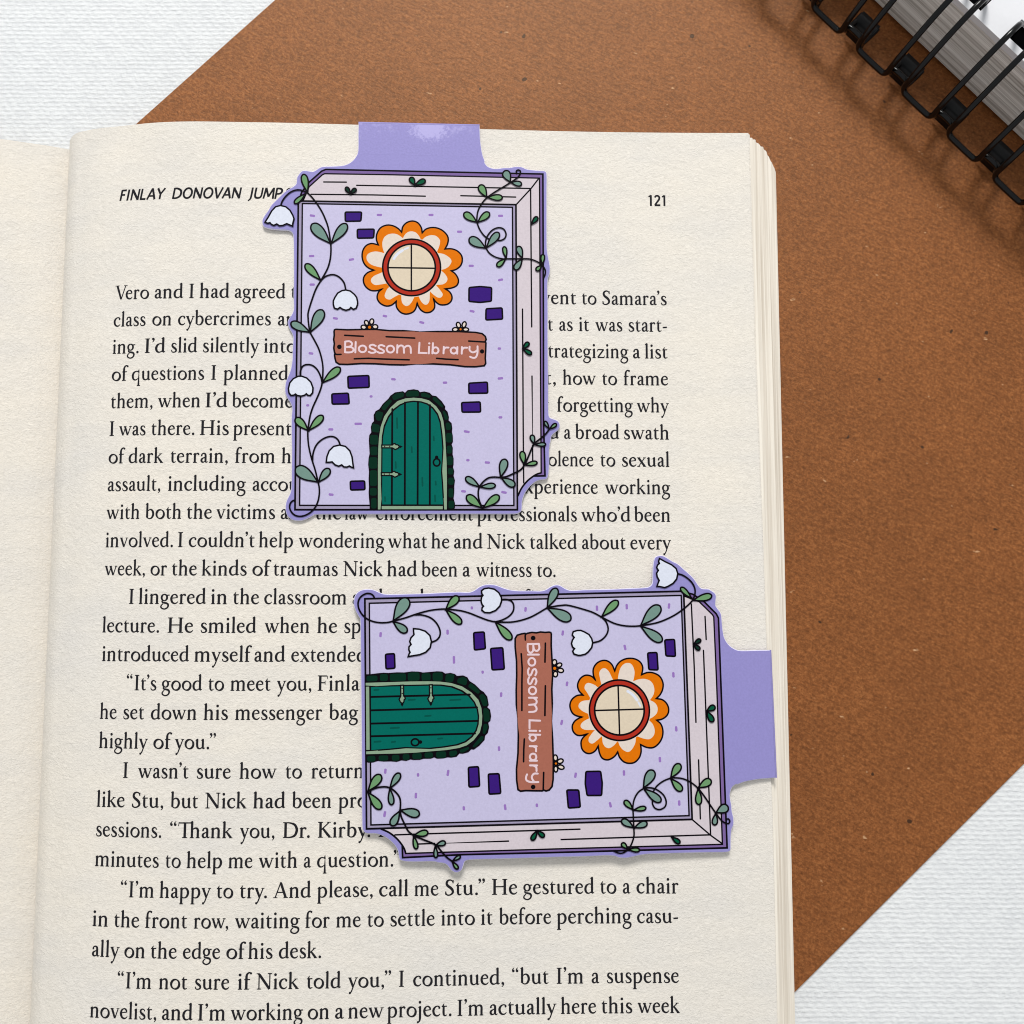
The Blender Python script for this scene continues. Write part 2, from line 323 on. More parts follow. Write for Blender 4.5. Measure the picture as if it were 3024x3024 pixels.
LINES={"1": [["Vero", -0.27, 6.53], ["and", 7.61, 13.18], ["I", 14.34, 15.41], ["had", 16.37, 22.08], ["agreed", 23.08, 32.77], ["to", 33.87, None], ["went", 81.12, 88.92], ["to", 90.08, 92.93], ["Samara’s", 94.06, 106.68]], "2": [["class", -0.35, 6.05], ["on", 7.33, 11.05], ["cybercrimes", 12.34, 30.14], ["an", 31.44, None], ["t", 83.43, 84.36], ["as", 85.59, 88.25], ["it", 89.47, 91.44], ["was", 92.67, 97.95], ["start-", 99.15, 106.65]], "3": [["ing.", -0.3, 4.88], ["I’d", 6.08, 10.08], ["slid", 11.2, 16.22], ["silently", 17.33, 28.04], ["into", 28.97, None], ["strategizing", 82.12, 99.1], ["a", 99.95, 101.41], ["list", 102.3, 106.71]], "4": [["of", -0.29, 3.01], ["questions", 3.7, 17.74], ["I", 19.08, 20.24], ["planned", 21.44, 33.68], ["t,", 82.89, 85.05], ["how", 86.29, 92.71], ["to", 93.96, 96.85], ["frame", 98.13, 106.77]], "5": [["them,", -0.22, 8.01], ["when", 9.03, 17.1], ["I’d", 18.16, 22.29], ["become", 23.19, 34.6], ["y", 81.61, 84.24], ["forgetting", 85.18, 99.87], ["why", 100.64, 106.84]], "6": [["I", -0.27, 0.78], ["was", 1.62, 6.84], ["there.", 7.96, 16.21], ["His", 17.27, 22.74], ["present", 23.58, 34.52], ["d", 83.64, 85.51], ["a", 86.49, 87.84], ["broad", 88.67, 97.2], ["swath", 98.1, 106.77]], "7": [["of", -0.26, 3.02], ["dark", 3.7, 10.42], ["terrain,", 11.83, 22.7], ["from", 24.08, 31.49], ["h", 32.81, None], ["olence", 83.44, 92.17], ["to", 93.52, 96.4], ["sexual", 97.67, 106.79]], "8": [["assault,", -0.2, 10.07], ["including", 11.55, 26.24], ["accou", 27.48, None], ["xperience", 78.92, 92.99], ["working", 94.34, 106.93]], "9": [["with", -0.23, 6.22], ["both", 7.38, 14.2], ["the", 15.29, 20.01], ["victims", 20.84, 31.84], ["and", 32.86, None], ["the", 39.37, 44.13], ["law", 44.86, 49.34], ["enforcement", 50.69, 69.06], ["professionals", 69.89, 88.93], ["who’d", 89.76, 99.23], ["been", 99.94, 106.82]], "10": [["involved.", -0.15, 12.84], ["I", 13.78, 14.93], ["couldn’t", 15.8, 28.16], ["help", 28.94, 35.3], ["wondering", 36.37, 52.36], ["what", 53.04, 60.39], ["he", 61.21, 64.64], ["and", 65.47, 70.91], ["Nick", 71.73, 79.03], ["talked", 79.94, 88.92], ["about", 89.87, 98.24], ["every", 99.13, 106.94]], "11": [["week,", -0.13, 7.71], ["or", 8.74, 11.87], ["the", 12.83, 17.52], ["kinds", 18.44, 26.83], ["of", 27.85, 31.36], ["traumas", 31.81, 43.75], ["Nick", 44.73, 52.15], ["had", 52.96, 58.55], ["been", 59.41, 66.13], ["a", 67.15, 68.63], ["witness", 69.75, 80.27], ["to.", 81.31, 84.83]], "12": [["I", 4.85, 5.9], ["lingered", 6.73, 19.39], ["in", 20.33, 23.27], ["the", 24.44, 29.25], ["classroom", 30.19, 45.42], ["a", 46.56, None], ["h", 51.46, None], ["h", 59.18, None], ["fi", 78.83, None]], "13": [["lecture.", -0.12, 10.78], ["He", 12.39, 17.18], ["smiled", 18.56, 28.87], ["when", 30.42, 38.65], ["he", 40.15, 43.82], ["sp", 45.13, 48.19]], "14": [["introduced", 0.05, 16.56], ["myself", 17.57, 28.19], ["and", 28.65, 34.34], ["extended", 35.43, None]], "15": [["“It’s", 4.98, 10.66], ["good", 11.63, 19.16], ["to", 20.33, 23.24], ["meet", 24.41, 31.77], ["you,", 32.93, 39.28], ["Finla", 40.42, 48.18]], "16": [["he", 0.07, 3.32], ["set", 4.59, 8.53], ["down", 9.78, 18.27], ["his", 19.63, 24.1], ["messenger", 25.42, 41.34], ["bag", 42.63, 47.99]], "17": [["highly", 0.13, 9.42], ["of", 10.44, 13.92], ["you.”", 14.47, 22.01]], "18": [["I", 4.97, 6.23], ["wasn’t", 7.79, 17.16], ["sure", 18.69, 24.91], ["how", 26.52, 33.26], ["to", 34.92, 37.9], ["return", 39.63, None]], "19": [["like", 0.14, 5.49], ["Stu,", 6.84, 12.7], ["but", 14.03, 19.08], ["Nick", 20.36, 27.94], ["had", 29.15, 34.99], ["been", 36.2, 43.31], ["pro", 44.68, None]], "20": [["sessions.", 0.24, 12.52], ["“Thank", 14.06, 25.55], ["you,", 26.88, 33.15], ["Dr.", 34.66, 39.55], ["Kirby.", 41.0, 50.54], ["I", 52.06, None]], "21": [["minutes", 0.28, 12.25], ["to", 13.48, 16.28], ["help", 17.35, 23.8], ["me", 24.94, 29.31], ["with", 30.42, 37.34], ["a", 38.55, 39.9], ["question.”", 40.95, 56.02]], "22": [["“I’m", 5.33, 11.48], ["happy", 12.58, 21.93], ["to", 22.98, 25.98], ["try.", 27.16, 32.05], ["And", 33.18, 39.98], ["please,", 41.12, 51.17], ["call", 52.29, 57.6], ["me", 58.75, 63.16], ["Stu.”", 64.34, 71.68], ["He", 72.98, 77.66], ["gestured", 78.72, 91.91], ["to", 93.03, 96.03], ["a", 97.19, 98.63], ["chair", 99.73, 107.55]], "23": [["in", 0.27, 3.14], ["the", 4.36, 9.02], ["front", 10.13, 17.77], ["row,", 19.01, 25.22], ["waiting", 26.41, 38.08], ["for", 39.08, 43.45], ["me", 44.64, 49.07], ["to", 50.28, 53.26], ["settle", 54.43, 62.52], ["into", 63.72, 69.88], ["it", 71.01, 73.12], ["before", 74.32, 83.92], ["perching", 84.97, 98.84], ["casu-", 99.79, 107.38]], "24": [["ally", 0.36, 5.56], ["on", 6.45, 10.23], ["the", 11.33, 16.08], ["edge", 17.17, 23.92], ["of", 25.0, 28.53], ["his", 28.96, 33.33], ["desk.", 34.42, 42.04]], "25": [["“I’m", 5.38, 11.58], ["not", 13.02, 18.15], ["sure", 19.52, 25.71], ["if", 27.23, 29.74], ["Nick", 30.54, 38.13], ["told", 39.56, 45.67], ["you,”", 46.97, 54.7], ["I", 56.14, 57.23], ["continued,", 58.68, 75.28], ["“but", 76.69, 83.44], ["I’m", 84.92, 89.79], ["a", 91.33, 92.79], ["suspense", 94.15, 107.42]], "26": [["novelist,", 0.46, 12.73], ["and", 13.74, 19.3], ["I’m", 20.25, 25.11], ["working", 26.11, 39.0], ["on", 39.83, 43.63], ["a", 44.71, 46.32], ["new", 47.09, 53.43], ["project.", 54.11, 65.72], ["I’m", 66.79, 71.51], ["actually", 72.61, 84.86], ["here", 85.69, 92.17], ["this", 93.16, 98.8], ["week", 99.77, 107.52]]}
HEADER=[('FINLAY', -0.28, 9.06), ('DONOVAN', 10.22, 23.85), ('JUMP', 25.01, 31.86), ('S', 32.03, None)]; FOLIO=[('121', 103.26, 106.64)]
POSES=[([56.256, 10.678, 0.634], 0.0105, 0.008697987693842507), ([79.41, 77.648, 1.969], 0.026, -1.546997064491319)]
CARD="-968 4603 -972 4372 -972 4052 -1008 3923 -1099 3809 -1235 3737 -1417 3714 -1630 3703 -1706 3679 -1781 3627 -1841 3597 -1932 3608 -2008 3616 -2068 3589 -2113 3525 -2143 3472 -2151 3366 -2177 3316 -2244 3266 -2337 3208 -2430 3122 -2535 3008 -2627 2908 -2679 2809 -2744 2710 -2789 2626 -2792 2556 -2774 2493 -2727 2459 -2619 2433 -2446 2420 -2299 2411 -2238 2384 -2204 2329 -2192 2231 -2185 1954 -2177 1538 -2176 1097 -2169 878 -2198 768 -2250 685 -2278 617 -2274 548 -2240 466 -2193 385 -2171 289 -2178 125 -2180 -11 -2185 -147 -2203 -283 -2235 -392 -2273 -487 -2301 -569 -2312 -677 -2305 -772 -2267 -866 -2213 -947 -2179 -1028 -2174 -1122 -2183 -1257 -2179 -1499 -2173 -1687 -2167 -1884 -2166 -2164 -2165 -2514 -2177 -2653 -2210 -2737 -2250 -2821 -2269 -2918 -2263 -3029 -2225 -3119 -2149 -3182 -2040 -3207 -1930 -3193 -1821 -3147 -1740 -3102 -1644 -3085 -640 -3083 630 -3079 1386 -3081 2020 -3081 2121 -3058 2166 -3027 2183 -2957 2186 -2855 2206 -2765 2251 -2663 2329 -2561 2431 -2471 2521 -2430 2624 -2417 2668 -2393 2691 -2329 2706 -2226 2713 -2033 2712 -1905 2719 -1775 2739 -1698 2753 -1607 2786 -1542 2876 -1471 2922 -1399 2916 -1328 2878 -1276 2801 -1244 2737 -1219 2712 -1167 2707 -1076 2705 -986 2708 -491 2708 -161 2708 171 2709 504 2714 871 2712 1220 2710 1395 2724 1535 2755 1623 2765 1747 2744 1887 2720 2027 2707 2186 2708 2628 2711 2983 2715 3339 2720 3571 2709 3669 2666 3701 2554 3707 2415 3717 2312 3733 2226 3772 2105 3777 1984 3753 1863 3747 1760 3731 1656 3732 1553 3771 1493 3850 1498 3879 1452 4023 1416 4264 1407 4425 1398 4603"
TAB="-968 4603 1398 4603"
ART=[
('printed_page_edges', 'F', 'strip', '-2099 2987 -2048 3171 -1909 3375 -1669 3604 -1589 3641 -362 3638 2640 3632 2623 467 2608 -1258 2627 -2349 2420 -2353 2381 -2371 2278 -2458 2176 -2586 2105 -2733 2105 2999 -2109 2997', 0),
('printed_page_edges', 'F', 'pages', '-2012 3017 -1908 3283 -1655 3531 -1612 3553 -362 3558 2552 3547 2573 3547 2560 466 2554 -2291 2554 -2291 2471 -2317 2381 -2371 2278 -2458 2176 -2586 2105 -2733 2105 2999 -2109 2997', 0),
('printed_page_edges', 'L', 'ink', '-2099 2987 -2048 3171 -1909 3375 -1669 3604 -1589 3641 -362 3638 2640 3632 2623 467 2608 -1258 2627 -2349 2420 -2353', (0.289, 0, 0)),
('printed_page_edges', 'L', 'ink', '-2012 3017 -1908 3283 -1655 3531 -1612 3553 -362 3558 2552 3547 2573 3547 2560 466 2554 -2291', (0.237, 0, 0)),
('printed_page_edges', 'L', 'ink', '2554 -2291 2471 -2317 2381 -2371 2278 -2458 2176 -2586 2105 -2733', (0.289, 1, 0)),
('printed_page_edges', 'L', 'ink', '2552 3532 2404 3333 2117 3008', (0.237, 0, 0)),
('printed_page_edges', 'L', 'ink', '-1627 3387 -1192 3392', (0.237, 0, 0)),
('printed_page_edges', 'L', 'ink', '-991 3332 -680 3332 -361 3333 2404 3333', (0.237, 0, 0)),
('printed_page_edges', 'L', 'ink', '-1866 3135 -679 3145 -360 3143 337 3138', (0.237, 0, 0)),
('printed_page_edges', 'L', 'ink', '1028 3161 2101 3153', (0.237, 0, 0)),
('printed_page_edges', 'L', 'ink', '2395 3315 2395 558', (0.237, 0, 0)),
('printed_page_edges', 'L', 'ink', '2219 909 2216 -1659 2218 -2484', (0.237, 0, 0)),
('printed_page_edges', 'L', 'ink', '2393 -411 2395 -1577 2398 -1570', (0.237, 0, 0)),
('printed_page_edges', 'L', 'ink', '2392 -1764 2394 -2086', (0.237, 0, 0)),
('printed_wall', 'F', 'strip2', '-2109 2997 2105 2999 2094 -2999 -2090 -2997', 0),
('printed_wall', 'F', 'wall', '-2031 2947 2036 2944 2027 -2918 -2006 -2915', 0),
('printed_wall', 'F', 'dash', '-1786 2692 -1801 2680 -1878 2690 -1889 2705 -1887 2724 -1872 2736 -1795 2726 -1784 2711', 0),
('printed_wall', 'F', 'dash', '-498 2737 -511 2723 -589 2722 -602 2735 -602 2754 -589 2768 -511 2769 -498 2756', 0),
('printed_wall', 'F', 'dash', '-1789 1897 -1801 1884 -1878 1882 -1892 1896 -1892 1915 -1879 1928 -1802 1929 -1789 1916', 0),
('printed_wall', 'F', 'dash', '-1027 1848 -1038 1833 -1114 1818 -1129 1828 -1132 1847 -1122 1863 -1046 1878 -1031 1867', 0),
('printed_wall', 'F', 'dash', '-1773 1334 -1785 1320 -1862 1319 -1875 1332 -1875 1351 -1863 1365 -1786 1366 -1773 1352', 0),
('printed_wall', 'F', 'dash', '498 2754 485 2740 412 2738 399 2752 399 2771 412 2785 485 2786 498 2773', 0),
('printed_wall', 'F', 'dash', '1853 2759 1840 2745 1766 2744 1753 2758 1753 2777 1766 2791 1840 2792 1853 2779', 0),
('printed_wall', 'F', 'dash', '1052 2426 1038 2413 965 2411 952 2425 952 2444 965 2458 1039 2459 1052 2446', 0),
('printed_wall', 'F', 'dash', '1277 1747 1264 1734 1191 1733 1177 1746 1177 1765 1191 1779 1264 1780 1277 1766', 0),
('printed_wall', 'F', 'dash', '1847 1486 1837 1470 1765 1454 1750 1464 1746 1482 1756 1499 1828 1515 1843 1505', 0),
('printed_wall', 'F', 'dash', '1288 835 1273 824 1202 839 1192 855 1196 873 1211 884 1282 869 1292 853', 0),
('printed_wall', 'F', 'dash', '320 601 304 591 234 608 225 624 229 643 245 652 315 635 325 619', 0),
('printed_wall', 'F', 'dash', '-1329 667 -1344 656 -1414 668 -1425 683 -1422 702 -1407 712 -1336 700 -1326 685', 0),
('printed_wall', 'F', 'dash', '-392 723 -407 712 -467 723 -478 738 -475 757 -460 768 -399 757 -389 742', 0),
('printed_wall', 'F', 'dash', '-1787 -19 -1801 -30 -1864 -22 -1875 -7 -1873 11 -1859 23 -1796 14 -1785 0', 0),
('printed_wall', 'F', 'dash', '-221 -506 -235 -518 -296 -513 -308 -498 -306 -480 -292 -468 -232 -473 -220 -487', 0),
('printed_wall', 'F', 'dash', '-657 -838 -669 -851 -701 -851 -714 -838 -714 -820 -701 -807 -670 -807 -657 -820', 0),
('printed_wall', 'F', 'dash', '-1851 -1017 -1864 -1030 -1895 -1031 -1908 -1018 -1908 -999 -1895 -986 -1864 -986 -1851 -999', 0),
('printed_wall', 'F', 'dash', '-854 -1367 -867 -1380 -983 -1381 -996 -1368 -996 -1349 -983 -1336 -867 -1336 -855 -1349', 0),
('printed_wall', 'F', 'dash', '-1392 -1477 -1405 -1491 -1473 -1491 -1486 -1478 -1486 -1459 -1474 -1446 -1405 -1446 -1393 -1459', 0),
('printed_wall', 'F', 'dash', '1798 115 1785 102 1745 101 1732 115 1732 133 1745 147 1785 147 1798 134', 0),
('printed_wall', 'F', 'dash', '762 -561 749 -574 691 -575 678 -562 678 -543 691 -530 749 -529 762 -542', 0),
('printed_wall', 'F', 'dash', '1837 -464 1825 -479 1745 -487 1731 -475 1729 -456 1741 -442 1822 -434 1836 -446', 0),
('printed_wall', 'F', 'dash', '1816 -1229 1803 -1242 1755 -1243 1742 -1230 1743 -1211 1756 -1198 1804 -1198 1817 -1211', 0),
('printed_wall', 'F', 'dash', '-1376 -2725 -1390 -2737 -1457 -2730 -1469 -2716 -1467 -2698 -1453 -2686 -1386 -2693 -1374 -2707', 0),
('printed_wall', 'F', 'dash', '1187 -1519 1172 -1530 1088 -1515 1078 -1500 1081 -1482 1096 -1471 1180 -1486 1191 -1501', 0),
('printed_wall', 'F', 'dash', '1186 -2059 1173 -2073 1136 -2073 1123 -2060 1123 -2041 1136 -2028 1173 -2028 1186 -2041', 0),
('printed_wall', 'F', 'dash', '1575 -2107 1561 -2119 1487 -2114 1475 -2100 1476 -2082 1490 -2070 1564 -2075 1576 -2088', 0),
('printed_wall', 'F', 'dash', '1116 -2661 1102 -2673 1036 -2666 1025 -2652 1027 -2633 1041 -2622 1106 -2629 1118 -2643', 0),
('printed_wall', 'F', 'dash', '1891 -2685 1876 -2696 1797 -2682 1787 -2667 1790 -2649 1805 -2638 1884 -2652 1894 -2667', 0),
('printed_wall', 'L', 'ink', '-2109 2997 2105 2999 2094 -2999 -2090 -2997', (0.289, 0, 1)),
('printed_wall', 'L', 'ink', '-2031 2947 2036 2944 2027 -2918 -2006 -2915', (0.237, 0, 1)),
('printed_brick:0', 'R', 'brick', '-1209 2790 -892 2796 -905 2616 -1204 2604', 4.2),
('printed_brick:1', 'R', 'brick', '-973 2449 -647 2459 -659 2284 -969 2272', 4.2),
('printed_brick:2', 'R', 'brick', '1184 1323 1399 1346 1622 1328 1616 1058 1398 1030 1181 1048', 4.2),
('printed_brick:3', 'R', 'brick', '1512 906 1823 927 1832 705 1506 684', 4.2),
('printed_brick:4', 'R', 'brick', '-1129 -445 -731 -424 -722 -653 -1118 -673', 4.2),
('printed_brick:5', 'R', 'brick', '-1428 -786 -1116 -769 -1097 -975 -1419 -983', 4.2),
('printed_brick:6', 'R', 'brick', '1175 -560 1532 -536 1539 -751 1177 -759', 4.2),
('printed_brick:7', 'R', 'brick', '1037 -938 1393 -923 1401 -1119 1045 -1124', 4.2),
('printed_brick:8', 'R', 'brick', '-1065 -2459 -796 -2452 -788 -2617 -1057 -2625', 4.2),
('printed_window', 'F', 'orange', '-119 2404 -114 2434 -110 2463 -105 2492 -95 2518 -80 2543 -61 2565 -39 2586 -16 2602 10 2615 38 2625 67 2631 94 2633 120 2630 146 2624 170 2613 192 2599 212 2580 231 2557 247 2531 259 2505 267 2480 272 2453 274 2425 278 2398 295 2418 312 2439 330 2459 351 2475 377 2488 406 2498 436 2505 467 2509 499 2510 531 2507 564 2501 596 2492 627 2478 658 2461 687 2440 712 2418 734 2394 754 2368 769 2340 779 2312 783 2282 782 2251 777 2221 770 2191 760 2163 746 2136 732 2110 718 2083 749 2086 780 2089 811 2090 841 2089 870 2084 898 2076 925 2066 951 2053 975 2035 998 2014 1018 1992 1034 1968 1045 1944 1051 1919 1054 1894 1054 1868 1052 1840 1046 1812 1036 1785 1024 1760 1006 1738 985 1717 962 1699 938 1683 914 1672 890 1664 865 1658 840 1651 859 1637 878 1625 897 1611 914 1595 930 1575 945 1553 958 1530 968 1508 975 1487 979 1466 979 1446 977 1426 972 1407 964 1387 953 1369 938 1353 918 1339 894 1327 868 1317 840 1308 811 1302 781 1298 749 1295 718 1291 740 1278 763 1266 785 1252 804 1236 820 1217 834 1195 845 1172 852 1149 855 1126 854 1101 849 1077 840 1055 826 1035 808 1015 786 998 761 985 731 977 697 973 663 972 633 975 608 983 586 996 566 1011 548 1027 532 1044 519 1062 506 1082 493 1101 501 1071 510 1040 517 1010 521 983 522 958 521 936 517 915 509 895 496 876 479 858 460 842 439 830 416 822 391 817 366 816 342 818 319 826 296 838 275 852 257 867 242 884 229 903 218 923 208 941 200 959 194 976 189 993 184 1010 179 983 174 955 168 928 160 904 149 880 136 859 120 839 99 822 73 808 42 795 9 787 -21 783 -50 785 -79 792 -106 802 -130 816 -152 833 -171 855 -188 878 -201 899 -210 919 -215 938 -218 956 -219 974 -220 990 -219 1006 -217 1021 -216 1036 -237 1016 -257 995 -278 976 -300 960 -326 949 -353 941 -381 937 -409 938 -437 944 -465 955 -492 969 -516 985 -535 1003 -553 1025 -566 1047 -576 1069 -582 1091 -583 1114 -581 1136 -577 1156 -572 1175 -564 1193 -555 1210 -544 1225 -530 1239 -515 1252 -499 1264 -483 1276 -507 1266 -530 1255 -554 1246 -580 1240 -609 1236 -640 1235 -672 1236 -701 1242 -727 1253 -753 1268 -775 1286 -795 1305 -812 1327 -826 1352 -837 1377 -844 1402 -848 1427 -849 1453 -846 1478 -839 1502 -828 1526 -812 1549 -792 1571 -770 1590 -742 1606 -710 1619 -676 1630 -643 1642 -667 1650 -692 1658 -717 1667 -740 1678 -763 1694 -786 1711 -807 1732 -825 1755 -841 1782 -854 1812 -865 1844 -872 1877 -876 1911 -876 1947 -873 1982 -866 2015 -855 2046 -840 2077 -822 2104 -801 2126 -778 2144 -752 2157 -724 2166 -695 2171 -665 2169 -632 2162 -600 2153 -567 2145 -578 2173 -589 2201 -599 2230 -604 2258 -606 2286 -605 2315 -601 2343 -593 2371 -582 2401 -567 2432 -549 2461 -527 2486 -500 2506 -470 2522 -437 2534 -406 2542 -375 2545 -343 2543 -312 2538 -284 2530 -257 2520 -231 2507 -208 2492 -186 2477 -167 2460 -150 2442 -135 2423', 0),
('printed_window', 'F', 'petal', '-94 2285 -85 2303 -77 2321 -68 2339 -58 2355 -46 2370 -33 2384 -18 2396 -3 2406 14 2415 32 2421 51 2425 70 2426 91 2425 114 2420 136 2413 156 2403 173 2388 190 2371 204 2352 217 2334 227 2318 234 2302 241 2287 248 2271 255 2268 263 2265 271 2262 278 2259 296 2276 312 2293 330 2310 351 2324 376 2335 405 2346 434 2353 461 2357 487 2356 513 2352 537 2345 559 2333 579 2318 598 2298 613 2276 623 2252 625 2226 622 2197 616 2167 608 2138 599 2111 589 2084 577 2057 565 2030 570 2023 575 2015 579 2007 584 1999 611 1996 639 1994 666 1990 694 1982 723 1969 753 1952 781 1933 804 1914 821 1896 835 1878 843 1859 846 1839 843 1817 832 1794 819 1771 804 1751 788 1733 770 1718 750 1705 730 1693 710 1684 688 1677 667 1671 645 1664 648 1659 651 1653 654 1647 657 1642 673 1628 688 1616 704 1602 718 1586 733 1566 748 1544 760 1521 767 1499 767 1478 762 1458 754 1440 743 1423 729 1409 711 1397 691 1386 669 1378 645 1373 617 1371 588 1370 560 1368 557 1366 554 1363 551 1361 548 1358 566 1336 585 1315 604 1293 621 1271 638 1249 655 1226 668 1204 676 1184 675 1166 668 1148 658 1132 645 1122 630 1115 612 1113 592 1115 572 1121 551 1132 529 1148 506 1166 487 1182 471 1196 458 1210 445 1224 432 1238 431 1224 429 1209 428 1195 426 1181 426 1149 426 1116 424 1084 420 1056 413 1032 403 1011 391 993 378 981 364 974 349 972 333 974 317 980 302 990 286 1005 270 1023 257 1042 245 1063 234 1086 224 1111 214 1135 193 1132 171 1128 150 1125 129 1121 116 1094 103 1066 90 1039 75 1015 58 993 40 972 21 956 2 945 -17 942 -36 945 -54 953 -70 963 -84 977 -96 994 -106 1015 -113 1037 -117 1063 -119 1091 -119 1121 -120 1149 -130 1154 -141 1159 -152 1163 -162 1168 -189 1153 -215 1138 -241 1124 -265 1110 -285 1097 -303 1083 -320 1072 -337 1066 -356 1065 -376 1068 -395 1075 -410 1084 -422 1095 -432 1109 -439 1125 -440 1145 -435 1171 -424 1202 -411 1233 -399 1258 -387 1276 -375 1290 -363 1302 -351 1315 -364 1332 -378 1349 -392 1366 -405 1383 -431 1378 -456 1373 -482 1367 -508 1363 -536 1358 -564 1352 -592 1348 -617 1349 -638 1355 -658 1365 -674 1378 -687 1392 -697 1407 -703 1424 -705 1442 -702 1460 -694 1478 -680 1496 -662 1514 -642 1530 -617 1545 -587 1558 -558 1571 -534 1581 -517 1589 -506 1595 -496 1599 -485 1604 -486 1627 -487 1649 -488 1672 -488 1695 -511 1698 -534 1702 -557 1706 -583 1712 -612 1720 -645 1729 -677 1741 -704 1754 -727 1770 -748 1788 -764 1808 -777 1828 -786 1850 -791 1873 -793 1895 -790 1916 -784 1934 -773 1951 -759 1966 -742 1979 -721 1990 -697 2000 -671 2007 -645 2012 -621 2014 -597 2013 -573 2011 -548 2007 -524 2002 -499 1996 -474 1988 -449 1981 -449 1982 -449 1982 -449 1983 -449 1984 -458 2008 -467 2033 -476 2058 -482 2084 -487 2111 -490 2140 -491 2169 -489 2197 -484 2224 -476 2251 -465 2276 -453 2298 -438 2316 -420 2332 -401 2345 -380 2356 -358 2365 -333 2371 -308 2375 -283 2376 -258 2375 -234 2370 -209 2363 -185 2353 -162 2339 -139 2322 -117 2303', 0),
('printed_window', 'L', 'ink', '-119 2404 -114 2434 -110 2463 -105 2492 -95 2518 -80 2543 -61 2565 -39 2586 -16 2602 10 2615 38 2625 67 2631 94 2633 120 2630 146 2624 170 2613 192 2599 212 2580 231 2557 247 2531 259 2505 267 2480 272 2453 274 2425 278 2398 295 2418 312 2439 330 2459 351 2475 377 2488 406 2498 436 2505 467 2509 499 2510 531 2507 564 2501 596 2492 627 2478 658 2461 687 2440 712 2418 734 2394 754 2368 769 2340 779 2312 783 2282 782 2251 777 2221 770 2191 760 2163 746 2136 732 2110 718 2083 749 2086 780 2089 811 2090 841 2089 870 2084 898 2076 925 2066 951 2053 975 2035 998 2014 1018 1992 1034 1968 1045 1944 1051 1919 1054 1894 1054 1868 1052 1840 1046 1812 1036 1785 1024 1760 1006 1738 985 1717 962 1699 938 1683 914 1672 890 1664 865 1658 840 1651 859 1637 878 1625 897 1611 914 1595 930 1575 945 1553 958 1530 968 1508 975 1487 979 1466 979 1446 977 1426 972 1407 964 1387 953 1369 938 1353 918 1339 894 1327 868 1317 840 1308 811 1302 781 1298 749 1295 718 1291 740 1278 763 1266 785 1252 804 1236 820 1217 834 1195 845 1172 852 1149 855 1126 854 1101 849 1077 840 1055 826 1035 808 1015 786 998 761 985 731 977 697 973 663 972 633 975 608 983 586 996 566 1011 548 1027 532 1044 519 1062 506 1082 493 1101 501 1071 510 1040 517 1010 521 983 522 958 521 936 517 915 509 895 496 876 479 858 460 842 439 830 416 822 391 817 366 816 342 818 319 826 296 838 275 852 257 867 242 884 229 903 218 923 208 941 200 959 194 976 189 993 184 1010 179 983 174 955 168 928 160 904 149 880 136 859 120 839 99 822 73 808 42 795 9 787 -21 783 -50 785 -79 792 -106 802 -130 816 -152 833 -171 855 -188 878 -201 899 -210 919 -215 938 -218 956 -219 974 -220 990 -219 1006 -217 1021 -216 1036 -237 1016 -257 995 -278 976 -300 960 -326 949 -353 941 -381 937 -409 938 -437 944 -465 955 -492 969 -516 985 -535 1003 -553 1025 -566 1047 -576 1069 -582 1091 -583 1114 -581 1136 -577 1156 -572 1175 -564 1193 -555 1210 -544 1225 -530 1239 -515 1252 -499 1264 -483 1276 -507 1266 -530 1255 -554 1246 -580 1240 -609 1236 -640 1235 -672 1236 -701 1242 -727 1253 -753 1268 -775 1286 -795 1305 -812 1327 -826 1352 -837 1377 -844 1402 -848 1427 -849 1453 -846 1478 -839 1502 -828 1526 -812 1549 -792 1571 -770 1590 -742 1606 -710 1619 -676 1630 -643 1642 -667 1650 -692 1658 -717 1667 -740 1678 -763 1694 -786 1711 -807 1732 -825 1755 -841 1782 -854 1812 -865 1844 -872 1877 -876 1911 -876 1947 -873 1982 -866 2015 -855 2046 -840 2077 -822 2104 -801 2126 -778 2144 -752 2157 -724 2166 -695 2171 -665 2169 -632 2162 -600 2153 -567 2145 -578 2173 -589 2201 -599 2230 -604 2258 -606 2286 -605 2315 -601 2343 -593 2371 -582 2401 -567 2432 -549 2461 -527 2486 -500 2506 -470 2522 -437 2534 -406 2542 -375 2545 -343 2543 -312 2538 -284 2530 -257 2520 -231 2507 -208 2492 -186 2477 -167 2460 -150 2442 -135 2423', (0.256, 0, 1)),
('printed_window', 'F', 'red', '636 1714 633 1651 622 1588 605 1527 581 1468 551 1413 514 1361 473 1313 426 1270 375 1233 320 1202 262 1177 202 1159 140 1147 78 1143 15 1146 -46 1156 -106 1172 -164 1196 -219 1226 -270 1261 -317 1303 -359 1349 -395 1400 -426 1455 -450 1513 -468 1573 -478 1635 -482 1698 -479 1762 -469 1824 -452 1885 -428 1944 -398 2000 -362 2052 -321 2100 -274 2143 -223 2181 -169 2212 -111 2238 -50 2256 12 2268 74 2272 137 2270 199 2260 260 2244 318 2220 373 2190 425 2154 472 2112 514 2066 550 2014 581 1959 605 1901 622 1840 633 1778', 0),
